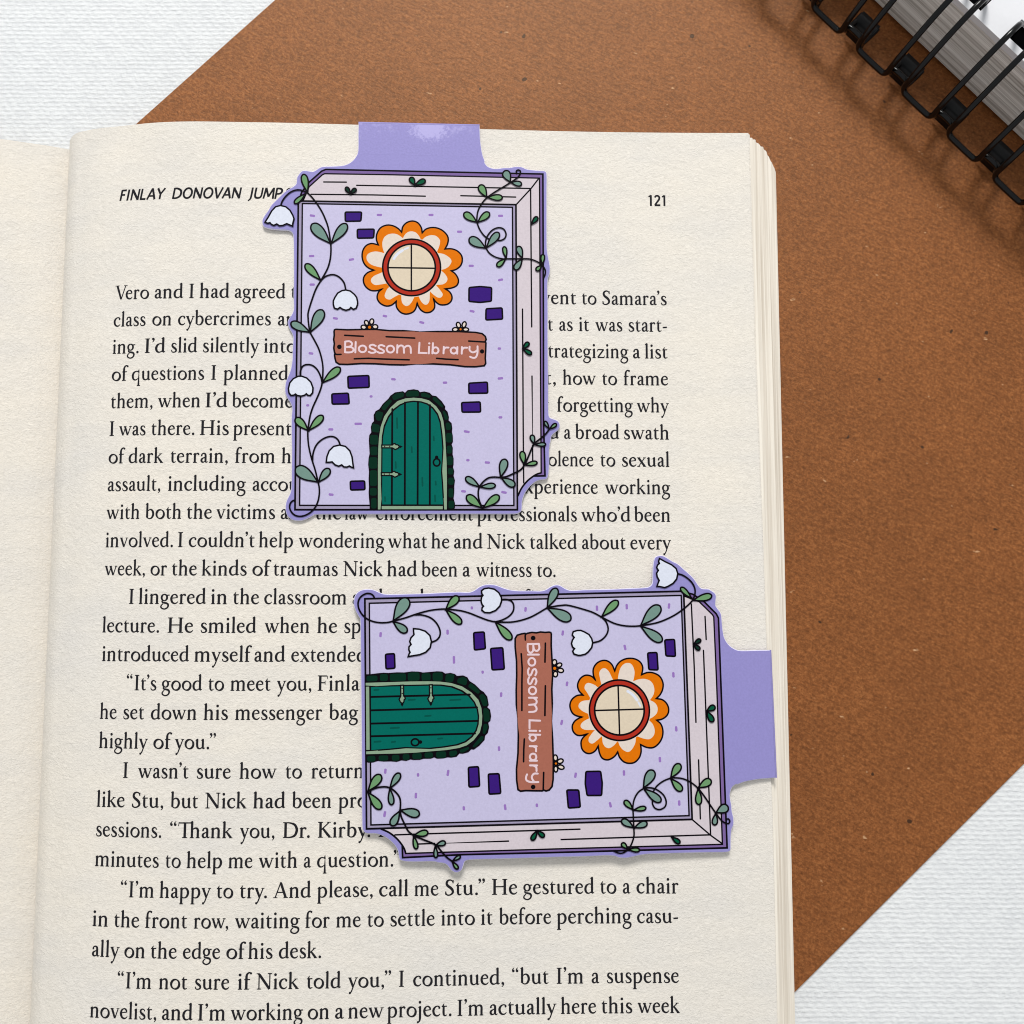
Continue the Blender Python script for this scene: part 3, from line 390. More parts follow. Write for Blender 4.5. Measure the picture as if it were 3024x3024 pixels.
('printed_window', 'L', 'ink', '634 1714 631 1651 620 1589 603 1528 579 1469 549 1414 512 1362 471 1315 424 1272 374 1235 319 1204 261 1179 202 1161 140 1150 78 1146 16 1148 -46 1158 -106 1175 -163 1198 -218 1228 -269 1263 -315 1304 -357 1351 -393 1401 -423 1456 -448 1514 -465 1574 -476 1636 -480 1698 -477 1761 -467 1824 -450 1884 -426 1943 -396 1999 -360 2051 -319 2098 -273 2141 -222 2179 -167 2210 -110 2235 -50 2254 12 2265 74 2270 137 2267 199 2258 259 2241 317 2218 372 2188 423 2152 470 2111 512 2064 548 2013 578 1958 603 1900 620 1839 630 1777', (0.276, 0, 1)),
('printed_window', 'F', 'glass', '533 1713 529 1652 517 1592 498 1535 472 1480 439 1429 399 1383 355 1342 305 1308 252 1281 195 1260 137 1248 78 1243 18 1246 -40 1257 -97 1276 -150 1302 -200 1335 -244 1374 -284 1419 -317 1469 -344 1523 -363 1580 -375 1639 -379 1700 -376 1760 -364 1820 -345 1878 -319 1933 -287 1984 -247 2030 -203 2071 -153 2106 -100 2133 -43 2154 15 2167 75 2172 134 2169 193 2158 250 2139 303 2113 353 2080 398 2040 438 1995 471 1945 498 1890 517 1833 529 1773', 0),
('printed_window', 'L', 'white', '-268 1873 -232 1930 -178 1988 -99 2045', (0.427, 1, 0)),
('printed_window', 'L', 'white', '-56 2069 10 2100', (0.296, 0, 0)),
('printed_window', 'L', 'ink', '69 2174 72 1239', (0.256, 0, 0)),
('printed_window', 'L', 'ink', '-374 1696 535 1696', (0.256, 0, 0)),
('printed_window', 'L', 'ink', '533 1713 529 1652 517 1592 498 1535 472 1480 439 1429 399 1383 355 1342 305 1308 252 1281 195 1260 137 1248 78 1243 18 1246 -40 1257 -97 1276 -150 1302 -200 1335 -244 1374 -284 1419 -317 1469 -344 1523 -363 1580 -375 1639 -379 1700 -376 1760 -364 1820 -345 1878 -319 1933 -287 1984 -247 2030 -203 2071 -153 2106 -100 2133 -43 2154 15 2167 75 2172 134 2169 193 2158 250 2139 303 2113 353 2080 398 2040 438 1995 471 1945 498 1890 517 1833 529 1773', (0.289, 0, 1)),
('printed_daisy:0', 'F', 'petal', '-785 507 -793 490 -809 478 -830 474 -852 478 -871 489 -883 505 -885 524 -877 541 -861 553 -839 557 -817 553 -798 542 -787 525', 0),
('printed_daisy:0', 'L', 'ink', '-785 507 -793 490 -809 478 -830 474 -852 478 -871 489 -883 505 -885 524 -877 541 -861 553 -839 557 -817 553 -798 542 -787 525', (0.237, 0, 1)),
('printed_daisy:0', 'F', 'petal', '-749 619 -743 597 -745 576 -753 560 -768 553 -785 556 -802 568 -815 587 -821 609 -819 629 -810 645 -796 652 -779 649 -762 638', 0),
('printed_daisy:0', 'L', 'ink', '-749 619 -743 597 -745 576 -753 560 -768 553 -785 556 -802 568 -815 587 -821 609 -819 629 -810 645 -796 652 -779 649 -762 638', (0.237, 0, 1)),
('printed_daisy:0', 'F', 'petal', '-645 619 -654 597 -668 580 -685 573 -702 576 -715 590 -722 611 -721 635 -713 658 -698 674 -681 681 -664 678 -651 664 -644 643', 0),
('printed_daisy:0', 'L', 'ink', '-645 619 -654 597 -668 580 -685 573 -702 576 -715 590 -722 611 -721 635 -713 658 -698 674 -681 681 -664 678 -651 664 -644 643', (0.237, 0, 1)),
('printed_daisy:0', 'F', 'petal', '-566 523 -573 506 -588 493 -609 486 -631 488 -651 498 -664 513 -668 531 -661 549 -646 562 -625 568 -602 567 -583 557 -570 542', 0),
('printed_daisy:0', 'L', 'ink', '-566 523 -573 506 -588 493 -609 486 -631 488 -651 498 -664 513 -668 531 -661 549 -646 562 -625 568 -602 567 -583 557 -570 542', (0.237, 0, 1)),
('printed_daisy:0', 'F', 'orange', '-681 517 -687 495 -702 479 -724 473 -745 478 -761 494 -767 516 -761 538 -745 554 -724 561 -703 555 -687 539', 0),
('printed_daisy:0', 'L', 'ink', '-681 517 -687 495 -702 479 -724 473 -745 478 -761 494 -767 516 -761 538 -745 554 -724 561 -703 555 -687 539', (0.237, 0, 1)),
('printed_daisy:1', 'F', 'petal', '972 494 968 477 954 463 933 453 908 451 886 456 869 467 863 483 867 500 881 515 902 525 927 527 949 522 966 510', 0),
('printed_daisy:1', 'L', 'ink', '972 494 968 477 954 463 933 453 908 451 886 456 869 467 863 483 867 500 881 515 902 525 927 527 949 522 966 510', (0.237, 0, 1)),
('printed_daisy:1', 'F', 'petal', '1016 591 1020 567 1017 545 1006 529 989 523 971 527 954 542 943 563 938 588 942 610 953 626 969 632 987 627 1004 613', 0),
('printed_daisy:1', 'L', 'ink', '1016 591 1020 567 1017 545 1006 529 989 523 971 527 954 542 943 563 938 588 942 610 953 626 969 632 987 627 1004 613', (0.237, 0, 1)),
('printed_daisy:1', 'F', 'petal', '1123 575 1112 552 1096 535 1078 529 1062 534 1052 549 1048 572 1052 598 1064 622 1080 639 1098 645 1113 640 1124 624 1128 601', 0),
('printed_daisy:1', 'L', 'ink', '1123 575 1112 552 1096 535 1078 529 1062 534 1052 549 1048 572 1052 598 1064 622 1080 639 1098 645 1113 640 1124 624 1128 601', (0.237, 0, 1)),
('printed_daisy:1', 'F', 'petal', '1174 491 1168 476 1153 464 1132 457 1108 457 1087 463 1072 475 1067 490 1072 506 1087 518 1108 525 1132 525 1154 518 1168 507', 0),
('printed_daisy:1', 'L', 'ink', '1174 491 1168 476 1153 464 1132 457 1108 457 1087 463 1072 475 1067 490 1072 506 1087 518 1108 525 1132 525 1154 518 1168 507', (0.237, 0, 1)),
('printed_daisy:1', 'F', 'orange', '1054 495 1049 478 1037 465 1020 460 1002 465 990 477 986 494 990 512 1003 525 1020 530 1037 525 1049 513', 0),
('printed_daisy:1', 'L', 'ink', '1054 495 1049 478 1037 465 1020 460 1002 465 990 477 986 494 990 512 1003 525 1020 530 1037 525 1049 513', (0.237, 0, 1)),
('printed_sign', 'F', 'wood', '-1397 427 -1389 459 -1364 469 -1144 461 -877 470 -610 475 -342 453 -74 455 195 445 171 441 574 445 979 448 1303 436 1433 413 1495 359 1511 301 1494 259 1507 230 1500 61 1493 -72 1501 -171 1472 -217 1302 -238 1107 -237 817 -203 494 -189 173 -202 239 -198 -71 -214 -339 -211 -606 -196 -872 -193 -1138 -213 -1291 -210 -1353 -170 -1375 -92 -1384 -31 -1368 -12 -1385 24 -1399 105 -1389 188 -1403 269 -1393 352', 0),
('printed_sign', 'L', 'ink', '-1397 427 -1389 459 -1364 469 -1144 461 -877 470 -610 475 -342 453 -74 455 195 445 171 441 574 445 979 448 1303 436 1433 413 1495 359 1511 301 1494 259 1507 230 1500 61 1493 -72 1501 -171 1472 -217 1302 -238 1107 -237 817 -203 494 -189 173 -202 239 -198 -71 -214 -339 -211 -606 -196 -872 -193 -1138 -213 -1291 -210 -1353 -170 -1375 -92 -1384 -31 -1368 -12 -1385 24 -1399 105 -1389 188 -1403 269 -1393 352', (0.276, 0, 1)),
('printed_sign', 'L', 'ink', '-1194 354 -843 337', (0.276, 0, 0)),
('printed_sign', 'L', 'ink', '-406 334 139 312', (0.276, 0, 0)),
('printed_sign', 'L', 'ink', '-1008 -103 -740 -91 -473 -102 35 -114', (0.276, 0, 0)),
('printed_sign', 'L', 'ink', '1176 264 1494 248', (0.276, 0, 0)),
('printed_sign', 'L', 'ink', '559 -80 752 -95 970 -103', (0.276, 0, 0)),
('printed_sign', 'L', 'ink', '-1382 -15 -1326 -22 -1262 -19', (0.276, 0, 0)),
('printed_sign', 'F', 'ink', '-1250 127 -1254 108 -1266 92 -1284 83 -1303 83 -1321 91 -1333 107 -1338 126 -1334 146 -1322 162 -1304 171 -1285 171 -1267 162 -1255 147', 0),
('printed_sign', 'F', 'ink', '1474 64 1470 45 1458 30 1441 21 1423 21 1406 29 1394 44 1390 63 1394 82 1406 97 1423 105 1442 105 1458 97 1470 82', 0),
('printed_lettering', 'L', 'letter', '-1184 231 -1185 25', (0.302, 0, 0)),
('printed_lettering', 'L', 'letter', '-1184 231 -1102 237 -1055 198 -1072 147 -1134 128 -1181 127', (0.302, 1, 0)),
('printed_lettering', 'L', 'letter', '-1174 127 -1068 122 -1023 79 -1050 33 -1113 20 -1185 23', (0.302, 1, 0)),
('printed_lettering', 'L', 'letter', '-985 226 -990 22', (0.302, 0, 0)),
('printed_lettering', 'L', 'letter', '-604 151 -659 174 -715 156 -706 112 -645 85 -605 58 -623 25 -687 16 -736 35', (0.302, 1, 0)),
('printed_lettering', 'L', 'letter', '-437 147 -492 169 -544 152 -541 111 -480 80 -447 53 -464 21 -524 16 -572 36', (0.302, 1, 0)),
('printed_lettering', 'L', 'letter', '-191 171 -195 23', (0.302, 0, 0)),
('printed_lettering', 'L', 'letter', '-193 103 -153 155 -105 163 -73 129 -64 22', (0.302, 1, 0)),
('printed_lettering', 'L', 'letter', '-69 111 -19 154 32 157 61 119 67 20', (0.302, 1, 0)),
('printed_lettering', 'L', 'letter', '-784 92 -787 72 -797 54 -812 40 -832 30 -854 27 -876 30 -895 39 -911 53 -921 71 -925 91 -922 111 -912 129 -896 143 -877 152 -855 156 -833 153 -813 144 -797 130 -787 112', (0.302, 0, 1)),
('printed_lettering', 'L', 'letter', '-255 93 -258 72 -268 53 -283 38 -302 28 -324 25 -345 28 -365 37 -380 52 -390 71 -394 91 -390 112 -381 131 -365 146 -346 156 -324 159 -303 156 -284 147 -268 132 -258 113', (0.302, 0, 1)),
('printed_lettering', 'L', 'letter', '231 222 219 24 368 21', (0.302, 0, 0)),
('printed_lettering', 'L', 'letter', '415 145 409 14', (0.302, 0, 0)),
('printed_lettering', 'L', 'letter', '489 216 478 15', (0.302, 0, 0)),
('printed_lettering', 'L', 'letter', '697 147 691 17', (0.302, 0, 0)),
('printed_lettering', 'L', 'letter', '692 78 725 128 788 132', (0.302, 1, 0)),
('printed_lettering', 'L', 'letter', '958 145 954 13', (0.302, 0, 0)),
('printed_lettering', 'L', 'letter', '1045 146 1040 14', (0.302, 0, 0)),
('printed_lettering', 'L', 'letter', '1042 76 1079 128 1145 133', (0.302, 1, 0)),
('printed_lettering', 'L', 'letter', '1192 154 1194 83 1250 42 1310 62 1343 92', (0.302, 1, 0)),
('printed_lettering', 'L', 'letter', '1345 162 1343 26 1310 -53 1253 -64 1202 -44', (0.302, 1, 0)),
('printed_lettering', 'L', 'letter', '596 76 592 55 582 37 567 24 549 17 529 16 511 23 496 36 486 54 483 74 486 95 496 113 511 126 529 133 549 134 567 127 582 114 592 96', (0.302, 0, 1)),
('printed_lettering', 'L', 'letter', '948 75 944 55 934 37 918 24 898 16 878 16 858 23 842 36 832 54 828 74 832 95 842 113 858 126 878 133 898 134 918 127 934 114 944 96', (0.302, 0, 1)),
('printed_lettering', 'F', 'letter', '439 211 435 198 425 190 412 190 401 198 397 211 401 223 412 231 424 231 435 224', 0),
('printed_door', 'F', 'ink', '-698 -3002 -698 -2911 -712 -2772 -719 -2671 -713 -2569 -721 -2417 -715 -2277 -731 -2138 -723 -2010 -705 -1934 -712 -1819 -722 -1678 -714 -1576 -677 -1524 -686 -1422 -665 -1345 -628 -1306 -635 -1191 -597 -1113 -528 -1074 -460 -971 -359 -874 -321 -815 -233 -750 -81 -726 -43 -755 7 -703 121 -686 210 -702 242 -741 325 -727 426 -752 477 -804 554 -816 655 -913 725 -1016 719 -1067 770 -1119 795 -1222 789 -1286 846 -1338 859 -1441 852 -1505 869 -1582 871 -1698 846 -1749 868 -1813 865 -1942 884 -2019 883 -2134 871 -2185 896 -2262 883 -2351 909 -2440 896 -2542 896 -2670 883 -2784 908 -2873 908 -2962 883 -3003', 0),
('printed_door', 'R', 'stone', '-672 -2775 -568 -2774 -567 -2978 -670 -2978', 0),
('printed_door', 'R', 'stone', '-696 -2585 -566 -2584 -565 -2731 -695 -2731', 0),
('printed_door', 'R', 'stone', '-698 -2248 -563 -2248 -561 -2548 -696 -2548', 0),
('printed_door', 'R', 'stone', '-712 -2000 -559 -1999 -558 -2217 -711 -2218', 0),
('printed_door', 'R', 'stone', '-691 -1796 -553 -1795 -552 -1962 -690 -1963', 0),
('printed_door', 'R', 'stone', '-699 -1572 -547 -1571 -546 -1758 -698 -1759', 0),
('printed_door', 'R', 'stone', '-659 -1347 -514 -1383 -522 -1530 -668 -1512', 0),
('printed_door', 'R', 'stone', '-610 -1191 -566 -1111 -443 -1138 -502 -1308 -577 -1296', 0),
('printed_door', 'R', 'stone', '-497 -1061 -409 -947 -327 -880 -283 -918 -371 -1035 -427 -1110', 0),
('printed_door', 'R', 'stone', '-296 -835 -220 -772 -100 -747 -61 -772 -64 -833 -157 -866 -255 -908', 0),
('printed_door', 'R', 'stone', '-25 -764 33 -716 198 -715 221 -750 221 -822 96 -829 -21 -830', 0),
('printed_door', 'R', 'stone', '259 -762 325 -750 454 -810 430 -853 264 -828', 0),
('printed_door', 'R', 'stone', '487 -833 551 -840 687 -1003 671 -1044 630 -1014 481 -881', 0),
('printed_door', 'R', 'stone', '672 -1110 710 -1104 772 -1209 772 -1270 721 -1276', 0),
('printed_door', 'R', 'stone', '729 -1336 793 -1322 840 -1389 836 -1464 741 -1476', 0),
('printed_door', 'R', 'stone', '742 -1529 855 -1528 855 -1713 742 -1714', 0),
('printed_door', 'R', 'stone', '754 -1773 848 -1772 848 -1926 754 -1927', 0),
('printed_door', 'R', 'stone', '758 -1978 866 -1978 866 -2149 758 -2149', 0),
('printed_door', 'R', 'stone', '773 -2202 876 -2202 876 -2328 773 -2328', 0),
('printed_door', 'R', 'stone', '780 -2387 886 -2387 886 -2526 780 -2526', 0),
('printed_door', 'R', 'stone', '786 -2591 878 -2591 878 -2768 786 -2768', 0),
('printed_door', 'R', 'stone', '786 -2826 891 -2826 890 -2977 786 -2977', 0),
('printed_door', 'F', 'ink', '-560 -3002 -559 -2534 -561 -2152 -557 -1834 -545 -1616 -514 -1411 -445 -1205 -329 -1037 -188 -907 -33 -855 122 -841 278 -853 421 -891 564 -1006 655 -1135 700 -1277 733 -1508 746 -1765 765 -2085 771 -2405 772 -3002', 0),
('printed_door', 'F', 'sage2', '-542 -2993 -544 -2544 -547 -2163 -543 -1844 -531 -1626 -501 -1421 -433 -1215 -320 -1047 -182 -918 -30 -865 122 -851 274 -863 414 -901 554 -1017 643 -1145 687 -1287 719 -1519 732 -1775 751 -2096 757 -2415 754 -2994', 0),
('printed_door', 'F', 'ink', '-495 -3002 -477 -2797 -489 -2516 -487 -2134 -486 -1815 -478 -1598 -443 -1393 -365 -1212 -260 -1070 -141 -979 -9 -924 123 -907 269 -919 388 -957 495 -1034 588 -1156 641 -1310 674 -1555 694 -1811 683 -2004 668 -2259 687 -2514 701 -2769 694 -2784 706 -3002', 0),
('printed_door', 'F', 'sage2', '-471 -2930 677 -2930 677 -2990 -470 -2989', 0),
('printed_door', 'F', 'teal', '-461 -2898 -463 -2544 -462 -2162 -461 -1843 -453 -1626 -419 -1421 -344 -1241 -244 -1099 -131 -1008 -4 -953 122 -935 262 -947 376 -985 478 -1062 567 -1184 617 -1339 649 -1583 668 -1840 658 -2032 643 -2288 662 -2543 675 -2797 681 -2898', 0),
('printed_door', 'L', 'ink', '-282 -1073 -282 -2911', (0.302, 0, 0)),
('printed_door', 'L', 'ink', '-42 -943 -38 -2911', (0.302, 0, 0)),
('printed_door', 'L', 'ink', '205 -928 203 -2911', (0.302, 0, 0)),
('printed_door', 'L', 'ink', '433 -991 433 -2911', (0.302, 0, 0)),
('printed_door', 'L', 'teal2', '-193 -1246 -187 -1439', (0.263, 0, 0)),
('printed_door', 'L', 'teal2', '87 -1803 92 -1906', (0.263, 0, 0)),
('printed_door', 'L', 'teal2', '-214 -2092 -209 -2206', (0.263, 0, 0)),
('printed_door', 'L', 'teal2', '290 -2390 295 -2543', (0.263, 0, 0)),
('printed_door', 'L', 'teal2', '542 -2460 547 -2524', (0.263, 0, 0)),
('printed_door', 'L', 'teal2', '504 -1597 509 -1674', (0.263, 0, 0)),
('printed_door', 'L', 'teal2', '530 -2727 535 -2841', (0.263, 0, 0)),
('printed_door', 'L', 'teal2', '-412 -2759 -406 -2835', (0.263, 0, 0)),
('printed_hinge:0', 'F', 'ink', '-140 -1766 -81 -1796 -140 -1830', 0),
('printed_hinge:0', 'F', 'sage2', '-478 -1767 -279 -1766 -256 -1743 -226 -1738 -210 -1759 -172 -1763 -143 -1794 -171 -1830 -197 -1840 -222 -1853 -253 -1833 -279 -1820 -477 -1820', 0),
('printed_hinge:0', 'L', 'ink', '-478 -1767 -279 -1766 -256 -1743 -226 -1738 -210 -1759 -172 -1763 -143 -1794 -171 -1830 -197 -1840 -222 -1853 -253 -1833 -279 -1820 -477 -1820', (0.21, 0, 1)),
('printed_hinge:0', 'F', 'ink', '-408 -1793 -412 -1802 -421 -1806 -430 -1803 -433 -1794 -430 -1784 -421 -1781 -412 -1784', 0),
('printed_hinge:0', 'F', 'ink', '-314 -1793 -318 -1802 -326 -1806 -335 -1802 -339 -1793 -335 -1784 -327 -1780 -318 -1784', 0),
('printed_hinge:1', 'F', 'ink', '-146 -2295 -87 -2326 -146 -2359', 0),
('printed_hinge:1', 'F', 'sage2', '-482 -2296 -284 -2296 -262 -2273 -231 -2268 -215 -2289 -177 -2293 -148 -2323 -177 -2359 -202 -2369 -227 -2382 -259 -2362 -284 -2349 -482 -2349', 0),
('printed_hinge:1', 'L', 'ink', '-482 -2296 -284 -2296 -262 -2273 -231 -2268 -215 -2289 -177 -2293 -148 -2323 -177 -2359 -202 -2369 -227 -2382 -259 -2362 -284 -2349 -482 -2349', (0.21, 0, 1)),
('printed_hinge:1', 'F', 'ink', '-413 -2323 -417 -2332 -426 -2335 -435 -2332 -438 -2323 -435 -2314 -426 -2310 -417 -2314', 0),
('printed_hinge:1', 'F', 'ink', '-319 -2322 -323 -2331 -332 -2335 -340 -2331 -344 -2323 -341 -2313 -332 -2310 -323 -2313', 0),
('printed_knocker', 'L', 'ink', '624 -2096 620 -2120 610 -2141 593 -2157 573 -2165 552 -2165 531 -2157 515 -2141 504 -2120 500 -2096 504 -2072 515 -2051 531 -2035 551 -2027 573 -2027 593 -2035 610 -2051 620 -2072', (0.263, 0, 1)),
('printed_knocker', 'F', 'ink', '594 -1999 589 -2016 577 -2029 561 -2033 544 -2029 532 -2016 528 -1999 532 -1982 544 -1969 561 -1964 577 -1969 589 -1982', 0),
('printed_vine:0', 'L', 'ink', '-1933 3159 -1852 3076 -1756 2952 -1660 2799 -1578 2618 -1522 2438 -1479 2152 -1473 1992 -1489 1825 -1540 1644 -1658 1421 -1737 1281 -1795 1129 -1887 813 -1891 676 -1876 539 -1848 402 -1767 252 -1685 89 -1630 -88 -1602 -251 -1600 -387 -1611 -577 -1649 -727 -1714 -890 -1778 -1039 -1828 -1201 -1853 -1363 -1867 -1488 -1868 -1601 -1852 -1770 -1816 -1939 -1772 -2093 -1722 -2247 -1665 -2478 -1643 -2583 -1641 -2709 -1667 -2848 -1728 -2974 -1822 -3064 -1931 -3115 -2041 -3119 -2130 -3071 -2186 -2973 -2181 -2890 -2147 -2841 -2106 -2820', (0.263, 1, 0)),
('printed_vine:0', 'L', 'ink', '-1940 3159 -2042 3206 -2149 3211 -2256 3167 -2349 3081 -2414 2982 -2440 2897', (0.263, 1, 0)),
('printed_vine:0', 'L', 'ink', '-1658 1421 -1566 1505 -1432 1541 -1311 1495 -1217 1385 -1182 1247', (0.263, 1, 0)),
('printed_vine:0', 'L', 'ink', '-1611 -577 -1639 -455 -1707 -320 -1801 -239 -1907 -224 -1985 -261 -2021 -350 -2023 -445', (0.263, 1, 0)),
('printed_vine:0', 'L', 'ink', '-1772 -2093 -1767 -1939 -1714 -1784 -1619 -1678 -1495 -1614 -1384 -1611 -1301 -1670 -1258 -1768', (0.263, 1, 0)),
('printed_vine:0', 'F', 'green', '-1931 3159 -1930 3187 -1928 3218 -1924 3257 -1921 3298 -1920 3338 -1921 3376 -1925 3409 -1932 3439 -1941 3466 -1952 3488 -1965 3505 -1979 3516 -1998 3525 -2016 3526 -2032 3516 -2044 3499 -2052 3482 -2056 3461 -2056 3436 -2052 3408 -2045 3378 -2034 3346 -2019 3312 -2000 3277 -1979 3242 -1959 3210 -1944 3184', 0),
('printed_vine:0', 'L', 'ink', '-1931 3159 -1930 3187 -1928 3218 -1924 3257 -1921 3298 -1920 3338 -1921 3376 -1925 3409 -1932 3439 -1941 3466 -1952 3488 -1965 3505 -1979 3516 -1998 3525 -2016 3526 -2032 3516 -2044 3499 -2052 3482 -2056 3461 -2056 3436 -2052 3408 -2045 3378 -2034 3346 -2019 3312 -2000 3277 -1979 3242 -1959 3210 -1944 3184', (0.263, 0, 1)),
('printed_vine:0', 'F', 'green', '-1967 3144 -1986 3134 -2006 3123 -2033 3110 -2060 3096 -2086 3081 -2111 3065 -2131 3049 -2148 3033 -2163 3017 -2174 3001 -2181 2986 -2184 2972 -2184 2957 -2179 2944 -2167 2938 -2153 2936 -2139 2938 -2125 2943 -2108 2953 -2091 2967 -2074 2983 -2057 3003 -2039 3026 -2022 3052 -2006 3080 -1991 3106 -1979 3126', 0),
('printed_vine:0', 'L', 'ink', '-1967 3144 -1986 3134 -2006 3123 -2033 3110 -2060 3096 -2086 3081 -2111 3065 -2131 3049 -2148 3033 -2163 3017 -2174 3001 -2181 2986 -2184 2972 -2184 2957 -2179 2944 -2167 2938 -2153 2936 -2139 2938 -2125 2943 -2108 2953 -2091 2967 -2074 2983 -2057 3003 -2039 3026 -2022 3052 -2006 3080 -1991 3106 -1979 3126', (0.263, 0, 1)),
('printed_vine:0', 'F', 'sage', '-1479 2152 -1496 2188 -1515 2228 -1536 2280 -1559 2334 -1584 2385 -1612 2431 -1640 2469 -1669 2500 -1700 2525 -1730 2543 -1758 2553 -1786 2554 -1816 2548 -1842 2533 -1857 2506 -1863 2474 -1862 2445 -1853 2416 -1836 2384 -1812 2352 -1782 2322 -1746 2292 -1702 2263 -1653 2237 -1601 2212 -1552 2190 -1514 2171', 0),
('printed_vine:0', 'L', 'ink', '-1479 2152 -1496 2188 -1515 2228 -1536 2280 -1559 2334 -1584 2385 -1612 2431 -1640 2469 -1669 2500 -1700 2525 -1730 2543 -1758 2553 -1786 2554 -1816 2548 -1842 2533 -1857 2506 -1863 2474 -1862 2445 -1853 2416 -1836 2384 -1812 2352 -1782 2322 -1746 2292 -1702 2263 -1653 2237 -1601 2212 -1552 2190 -1514 2171', (0.263, 0, 1)),
('printed_vine:0', 'F', 'sage', '-1472 2152 -1443 2174 -1411 2198 -1370 2226 -1326 2256 -1286 2288 -1249 2320 -1220 2352 -1196 2384 -1177 2416 -1164 2447 -1158 2474 -1159 2500 -1166 2527 -1180 2548 -1204 2557 -1231 2557 -1255 2551 -1279 2538 -1304 2517 -1329 2490 -1352 2458 -1374 2419 -1395 2374 -1414 2325 -1431 2274 -1446 2225 -1459 2187', 0),
('printed_vine:0', 'L', 'ink', '-1472 2152 -1443 2174 -1411 2198 -1370 2226 -1326 2256 -1286 2288 -1249 2320 -1220 2352 -1196 2384 -1177 2416 -1164 2447 -1158 2474 -1159 2500 -1166 2527 -1180 2548 -1204 2557 -1231 2557 -1255 2551 -1279 2538 -1304 2517 -1329 2490 -1352 2458 -1374 2419 -1395 2374 -1414 2325 -1431 2274 -1446 2225 -1459 2187', (0.263, 0, 1)),
('printed_vine:0', 'F', 'green', '-1658 1421 -1673 1450 -1689 1481 -1708 1522 -1728 1565 -1750 1605 -1773 1642 -1796 1674 -1820 1699 -1844 1721 -1868 1737 -1890 1746 -1911 1749 -1934 1747 -1953 1738 -1962 1718 -1965 1695 -1963 1673 -1955 1650 -1941 1625 -1921 1598 -1897 1573 -1868 1548 -1833 1522 -1795 1498 -1754 1476 -1715 1455 -1685 1437', 0),
('printed_vine:0', 'L', 'ink', '-1658 1421 -1673 1450 -1689 1481 -1708 1522 -1728 1565 -1750 1605 -1773 1642 -1796 1674 -1820 1699 -1844 1721 -1868 1737 -1890 1746 -1911 1749 -1934 1747 -1953 1738 -1962 1718 -1965 1695 -1963 1673 -1955 1650 -1941 1625 -1921 1598 -1897 1573 -1868 1548 -1833 1522 -1795 1498 -1754 1476 -1715 1455 -1685 1437', (0.263, 0, 1)),
('printed_vine:0', 'F', 'sage', '-1848 402 -1870 424 -1894 448 -1923 479 -1954 512 -1985 542 -2017 568 -2048 589 -2077 604 -2106 615 -2132 620 -2155 620 -2176 615 -2196 604 -2211 587 -2215 565 -2211 541 -2203 521 -2189 502 -2168 484 -2142 467 -2113 452 -2079 439 -2039 429 -1997 421 -1953 416 -1911 412 -1878 407', 0),
('printed_vine:0', 'L', 'ink', '-1848 402 -1870 424 -1894 448 -1923 479 -1954 512 -1985 542 -2017 568 -2048 589 -2077 604 -2106 615 -2132 620 -2155 620 -2176 615 -2196 604 -2211 587 -2215 565 -2211 541 -2203 521 -2189 502 -2168 484 -2142 467 -2113 452 -2079 439 -2039 429 -1997 421 -1953 416 -1911 412 -1878 407', (0.263, 0, 1)),
('printed_vine:0', 'F', 'sage', '-1848 402 -1822 428 -1792 455 -1753 489 -1713 524 -1676 561 -1643 599 -1618 635 -1600 671 -1586 706 -1580 739 -1579 767 -1586 793 -1600 820 -1621 841 -1649 847 -1678 844 -1703 836 -1726 820 -1749 796 -1770 765 -1788 729 -1803 687 -1815 639 -1825 586 -1831 532 -1836 480 -1842 439', 0),
('printed_vine:0', 'L', 'ink', '-1848 402 -1822 428 -1792 455 -1753 489 -1713 524 -1676 561 -1643 599 -1618 635 -1600 671 -1586 706 -1580 739 -1579 767 -1586 793 -1600 820 -1621 841 -1649 847 -1678 844 -1703 836 -1726 820 -1749 796 -1770 765 -1788 729 -1803 687 -1815 639 -1825 586 -1831 532 -1836 480 -1842 439', (0.263, 0, 1)),
('printed_vine:0', 'F', 'green', '-1611 -577 -1582 -563 -1549 -548 -1508 -530 -1464 -511 -1422 -490 -1384 -468 -1351 -445 -1324 -421 -1301 -396 -1283 -372 -1273 -349 -1268 -327 -1269 -303 -1277 -282 -1295 -271 -1319 -267 -1341 -268 -1364 -276 -1390 -290 -1417 -309 -1444 -334 -1471 -363 -1499 -399 -1525 -438 -1550 -479 -1573 -519 -1593 -549', 0),
('printed_vine:0', 'L', 'ink', '-1611 -577 -1582 -563 -1549 -548 -1508 -530 -1464 -511 -1422 -490 -1384 -468 -1351 -445 -1324 -421 -1301 -396 -1283 -372 -1273 -349 -1268 -327 -1269 -303 -1277 -282 -1295 -271 -1319 -267 -1341 -268 -1364 -276 -1390 -290 -1417 -309 -1444 -334 -1471 -363 -1499 -399 -1525 -438 -1550 -479 -1573 -519 -1593 -549', (0.263, 0, 1)),
('printed_vine:0', 'F', 'green', '-1858 -1497 -1869 -1474 -1881 -1448 -1895 -1415 -1910 -1381 -1927 -1348 -1944 -1319 -1963 -1295 -1982 -1275 -2003 -1260 -2023 -1249 -2041 -1244 -2060 -1244 -2080 -1248 -2097 -1259 -2107 -1277 -2111 -1298 -2111 -1317 -2105 -1336 -2094 -1356 -2078 -1376 -2058 -1395 -2034 -1414 -2005 -1431 -1973 -1447 -1939 -1462 -1906 -1475 -1881 -1486', 0),
